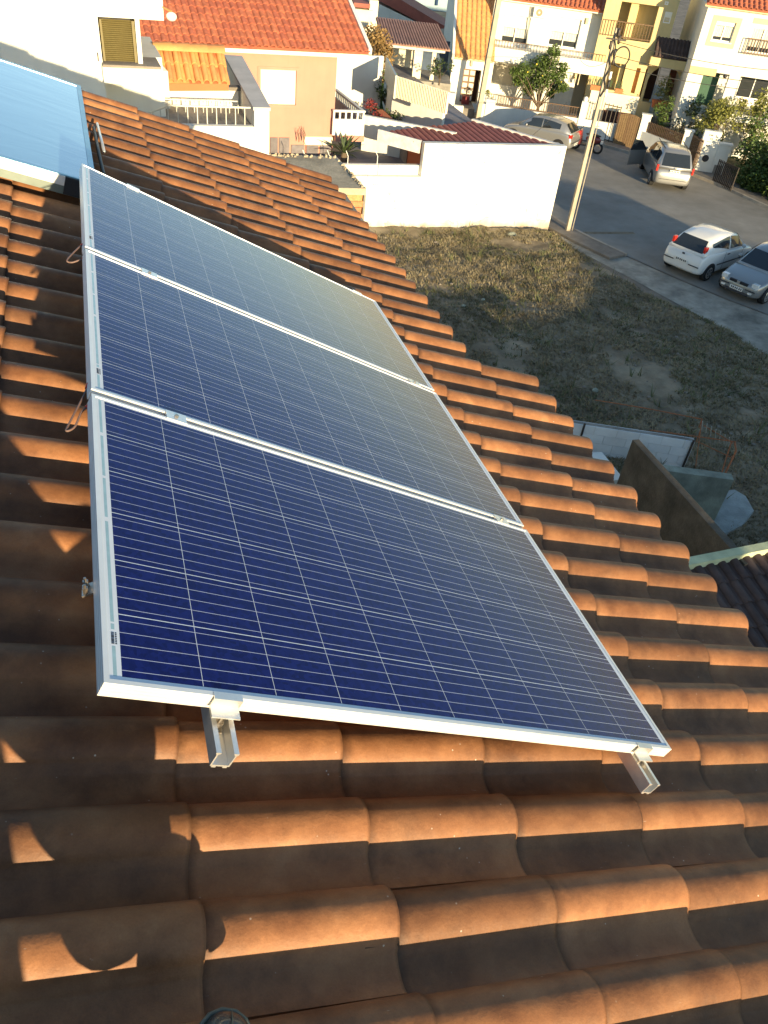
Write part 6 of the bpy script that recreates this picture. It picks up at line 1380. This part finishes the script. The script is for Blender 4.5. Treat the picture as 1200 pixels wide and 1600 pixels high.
hatch = dict(L=3.82, W=1.65, H=1.44,
    body=[(1.92, .60, .30, .50), (1.86, .80, .22, .62), (1.66, .93, .18, .72), (1.25, .99, .17, .82), (.85, 1.0, .17, .90), (.2, 1.0, .17, .93), (-.6, 1.0, .17, .95), (-1.2, 1.0, .17, .97), (-1.62, .97, .20, .96), (-1.82, .92, .24, .88), (-1.90, .84, .30, .66), (-1.92, .66, .36, .56)],
    cabin=[(1.02, .86, .80, .89, .90), (.38, .92, .70, .90, 1.36), (-.15, .93, .73, .91, 1.44), (-.75, .93, .73, .92, 1.43), (-1.38, .91, .69, .93, 1.34), (-1.80, .86, .80, .93, .94)],
    side=[(.55, 2.05, .10, .30, .10, .84), (.95, 2.05, .12, .86, .10, .86), (2.35, 3.75, .10, .84, .42, .80)], wheels=(1.22, -1.27), mirror=(.55, .98, .05), boxes=[])
def mk(base_, **kw): d = dict(base_); d.update(kw); return d
corsa = mk(hatch, side=[(1.0, 2.05, .12, .86, .10, .88), (.50, 1.0, .08, .50, .12, .86), (2.22, 3.9, .10, .88, .50, .74)], boxes=[
    ('tail_light', M_LIGHTR, -1.74, -1.58, .58, .672, .98, 1.20, True), ('bumper_strip', M_TRIM, -1.945, -1.90, .30, .70, .52, .55, True), ('side_strip', M_TRIM, -.9, .9, .822, .836, .50, .55, True), ('door_handle', M_TRIM, -.38, -.22, .825, .845, .80, .84, True), ('badge', M_TRIM, -1.935, -1.915, -.05, .05, .80, .86, False), ('door_line', M_TRIM, -.50, -.492, .820, .829, .30, .90, True), ('door_line', M_TRIM, .70, .708, .820, .829, .30, .88, True)])
def place(rl, rr_):   # heading and centre from the two rear (or front) lower corners
    a, b = V(rl), V(rr_); t = (b - a); t.z = 0; t.normalize(); return (a + b) / 2, V((-t.y, t.x, 0))
mid, hd_ = place(gp(1032, 405), gp(1087, 430)); hvec = V((.905, .425, 0)).normalized()
mid = (gp(1032, 405) + gp(1087, 431)) / 2
c1 = car(V((mid.x, mid.y, GZ)) + hvec * 1.2 + V((.1, -.45, 0)), math.atan2(hvec.y, hvec.x), M_CARW, 'white three door hatchback seen from behind, left of the silver car', corsa); plate(c1, -1.93, .60, -1, w=.48)
polo = mk(hatch, W=1.65, L=3.9, boxes=[
    ('headlight', M_LIGHTC, 1.70, 1.87, .45, .66, .56, .70, True), ('fog_light', M_LIGHTC, 1.88, 1.925, .42, .56, .34, .40, True), ('grille', M_BLACK, 1.84, 1.915, -.33, .33, .55, .64, False), ('badge', M_RIM, 1.915, 1.93, -.055, .055, .55, .65, False), ('lower_grille', M_TRIM, 1.90, 1.94, -.45, .45, .26, .34, False), ('bumper_strip', M_TRIM, 1.90, 1.938, .30, .66, .44, .47, True), ('wiper', M_BLACK, .86, .90, -.5, .1, .99, 1.0, False)])
mid = (gp(1113, 447) + gp(1168, 474)) / 2; hv2 = V((-.905, -.425, 0)).normalized()
c2 = car(V((mid.x, mid.y, GZ)) - hv2 * 1.80 + V((-.05, -.3, 0)), math.atan2(hv2.y, hv2.x), M_CARS, 'silver hatchback facing the lot, cut off by the right edge', polo); plate(c2, 1.925, .40, 1)
mpv = dict(L=4.25, W=1.75, H=1.64,
    body=[(2.10, .62, .30, .58), (2.02, .84, .22, .74), (1.78, .95, .19, .86), (1.35, 1.0, .18, .96), (.6, 1.0, .18, 1.02), (-.5, 1.0, .18, 1.03), (-1.5, .99, .19, 1.02), (-1.95, .95, .24, .98), (-2.10, .88, .30, .80), (-2.13, .70, .36, .56)],
    cabin=[(1.45, .84, .78, .95, .96), (.55, .92, .70, .98, 1.52), (-.1, .93, .75, .99, 1.63), (-.9, .93, .75, 1.0, 1.64), (-1.60, .91, .72, 1.0, 1.56), (-2.04, .88, .80, 1.0, 1.01)],
    side=[(.5, .98, .08, .55, .1, .9), (1.04, 2.0, .12, .86, .10, .88), (2.08, 3.05, .10, .88, .12, .88), (3.15, 3.95, .12, .86, .2, .8)], wheels=(1.38, -1.38), wr=.31, mirror=(.85, 1.08, .06), rs0=.06, boxes=[
    ('tail_light', M_LIGHTR, -2.06, -1.95, .76, .85, .80, 1.08, True), ('bumper_line', M_TRIM, -2.16, -2.12, -.62, .62, .50, .515, False), ('badge', M_RIM, -2.12, -2.10, -.05, .05, .98, 1.03, False), ('roof_rail', M_TRIM, -1.5, .4, .55, .58, 1.64, 1.67, True)])
mid = (gp(1022, 284) + gp(1069, 296)) / 2; hv3 = V((.37, .93, 0)).normalized()
c3 = car(V((mid.x, mid.y, GZ)) + hv3 * 1.15 + V((-.2, 0, 0)), math.atan2(hv3.y, hv3.x), M_CARS, 'silver people carrier seen from behind with its left front door open', mpv); plate(c3, -2.11, .86, -1)
dm = MB(); a = rad(55)
hx, hy_ = .95, .87; dl = 1.05; dx, dy_ = -math.cos(a) * dl, math.sin(a) * dl
dm.hexa([(hx, hy_, .32), (hx + dx, hy_ + dy_, .32), (hx + dx + .04, hy_ + dy_ + .04, .32), (hx + .04, hy_ + .04, .32), (hx, hy_, 1.0), (hx + dx, hy_ + dy_, 1.0), (hx + dx + .04, hy_ + dy_ + .04, 1.0), (hx + .04, hy_ + .04, 1.0)])
dr_ = obj('open_door', dm, M_CARS, c3, local=True); bevel(dr_, .02)
dm = MB(); dm.hexa([(hx - .1, hy_ + .01, 1.0), (hx + dx, hy_ + dy_, 1.0), (hx + dx + .02, hy_ + dy_ + .02, 1.0), (hx - .08, hy_ + .03, 1.0), (hx - .5, hy_ + .4, 1.45), (hx + dx, hy_ + dy_ - .06, 1.5), (hx + dx + .02, hy_ + dy_ - .04, 1.5), (hx - .48, hy_ + .42, 1.45)]); obj('door_glass', dm, M_CARG, dr_, local=True)
h206 = mk(hatch, W=1.65, L=3.83, side=[(.52, 2.1, .08, .42, .10, .86), (.98, 2.1, .12, .86, .10, .86), (2.2, 3.7, .10, .86, .3, .80)], boxes=[
    ('tail_light', M_LIGHTR, -1.88, -1.72, .60, .76, .74, .92, True), ('bumper_strip', M_TRIM, -1.95, -1.90, -.65, .65, .50, .55, False), ('badge', M_RIM, -1.93, -1.91, -.04, .04, .84, .90, False)])
mid = (gp(872, 232) + gp(905, 238)) / 2; hv4 = V((-.70, .71, 0)).normalized()
c4 = car(V((mid.x, mid.y, GZ)) + hv4 * 1.8 + V((0, -.3, 0)), math.atan2(hv4.y, hv4.x), M_CARS, 'silver hatchback parked behind the garage by the citrus tree wall', h206); plate(c4, -1.94, .42, -1)
# scooter
sp = gp(914, 236); mo = thing('scooter', sp, 'small red and dark scooter parked beside the silver hatchback', 'scooter'); mo.rotation_euler = (0, 0, math.atan2(.71, -.70))
for x in (.62, -.60):
    mb = MB(); n = 20; rr_ = [(x + .24 * math.cos(2 * math.pi * k / n), 0, .26 + .24 * math.sin(2 * math.pi * k / n)) for k in range(n + 1)]; mb.tube(rr_, .055, 8, cap=False); w = obj('wheel', mb, M_TYRE, mo, smooth=True, local=True); mb = MB(); mb.tube([(x, -.03, .26), (x, .03, .26)], .15, 12); obj('hub', mb, M_RIM, w, local=True)
mb = MB(); mb.blob((-.30, 0, .62), (.42, .15, .20), 12, 8); obj('tail_fairing', mb, mat('scooter_red', (.16, .02, .02), .3, .05, coat=.6), mo, smooth=True, local=True)
mb = MB(); mb.blob((-.25, 0, .82), (.42, .14, .07), 12, 8); obj('seat', mb, M_BLACK, mo, smooth=True, local=True)
mb = MB(); mb.hexa([(.30, -.2, .3), (.42, -.2, .3), (.42, .2, .3), (.30, .2, .3), (.42, -.2, .95), (.5, -.2, .95), (.5, .2, .95), (.42, .2, .95)]); obj('leg_shield', mb, mat('scooter_red', (.3, .03, .03)), mo, local=True)
mb = MB(); mb.box(-.35, .35, -.16, .16, .26, .34); obj('footboard', mb, M_TRIM, mo, local=True)
mb = MB(); mb.tube([(.62, 0, .28), (.48, 0, 1.0)], .03, 8); mb.tube([(.46, -.32, 1.05), (.48, 0, 1.0), (.46, .32, 1.05)], .02, 8); obj('handlebar', mb, M_BLACK, mo, local=True)
mb = MB(); mb.box(-.80, -.72, -.1, .1, .5, .62); obj('number_plate', mb, M_FRAMEW, mo, local=True)

# ================================================================== UNSEEN NEIGHBOURS BEHIND THE VIEWER (one outline shaped to shade lot, road and gardens)
def caster(name, label, poly, y, depth, m=M_WHITE, roof=M_GARROOF):     # poly: (x, z) outline in a plane of constant y
    o = thing(name, V((sum(p[0] for p in poly) / len(poly), y - depth / 2, GZ)), label, 'house')
    mb = MB(); n = len(poly)
    obj('wall', MB().prism([V((x, y, z)) for x, z in poly], (0, -depth, 0)), m, o)
    return o
def sil(px, py, z=GZ, y=-9):     # where the sun ray through a photographed shadow edge point crosses the plane y
    P = gp(px, py, z); t = (P.y - y) / SUN.y; return (P.x - SUN.x * t, P.z - SUN.z * t)
e1 = [sil(877, 277), sil(950, 293), sil(1000, 322), sil(1070, 350), sil(1140, 375), sil(1215, 392)]
e0 = sil(600, 480, GZ + .1), sil(740, 500, GZ + .1), sil(900, 465, GZ + .1)
poly = [(7.0, GZ), (7.0, e0[0][1] - .2), (e0[0][0], e0[0][1]), e0[1], e0[2], e1[0], e1[1], e1[2], e1[3], e1[4], e1[5], (e1[5][0] + 1.5, e1[5][1]), (e1[5][0] + 1.5, GZ)]
P_ = sorted(set([p[0] for p in poly[2:-2]]))
pl_ = [(7.0, GZ), (7.0, -3.45), (10.6, -3.55)] + sorted([p for p in poly[2:-2]], key=lambda p: p[0]) + [(e1[5][0] + 1.2, e1[5][1] - .3), (e1[5][0] + 1.2, GZ)]
caster('neighbour_caster', 'unseen neighbour outline behind the viewer, shaped to shade the lot and road', pl_, -9, 8)
print('CASTER', [(round(a, 1), round(b, 1)) for a, b in pl_])
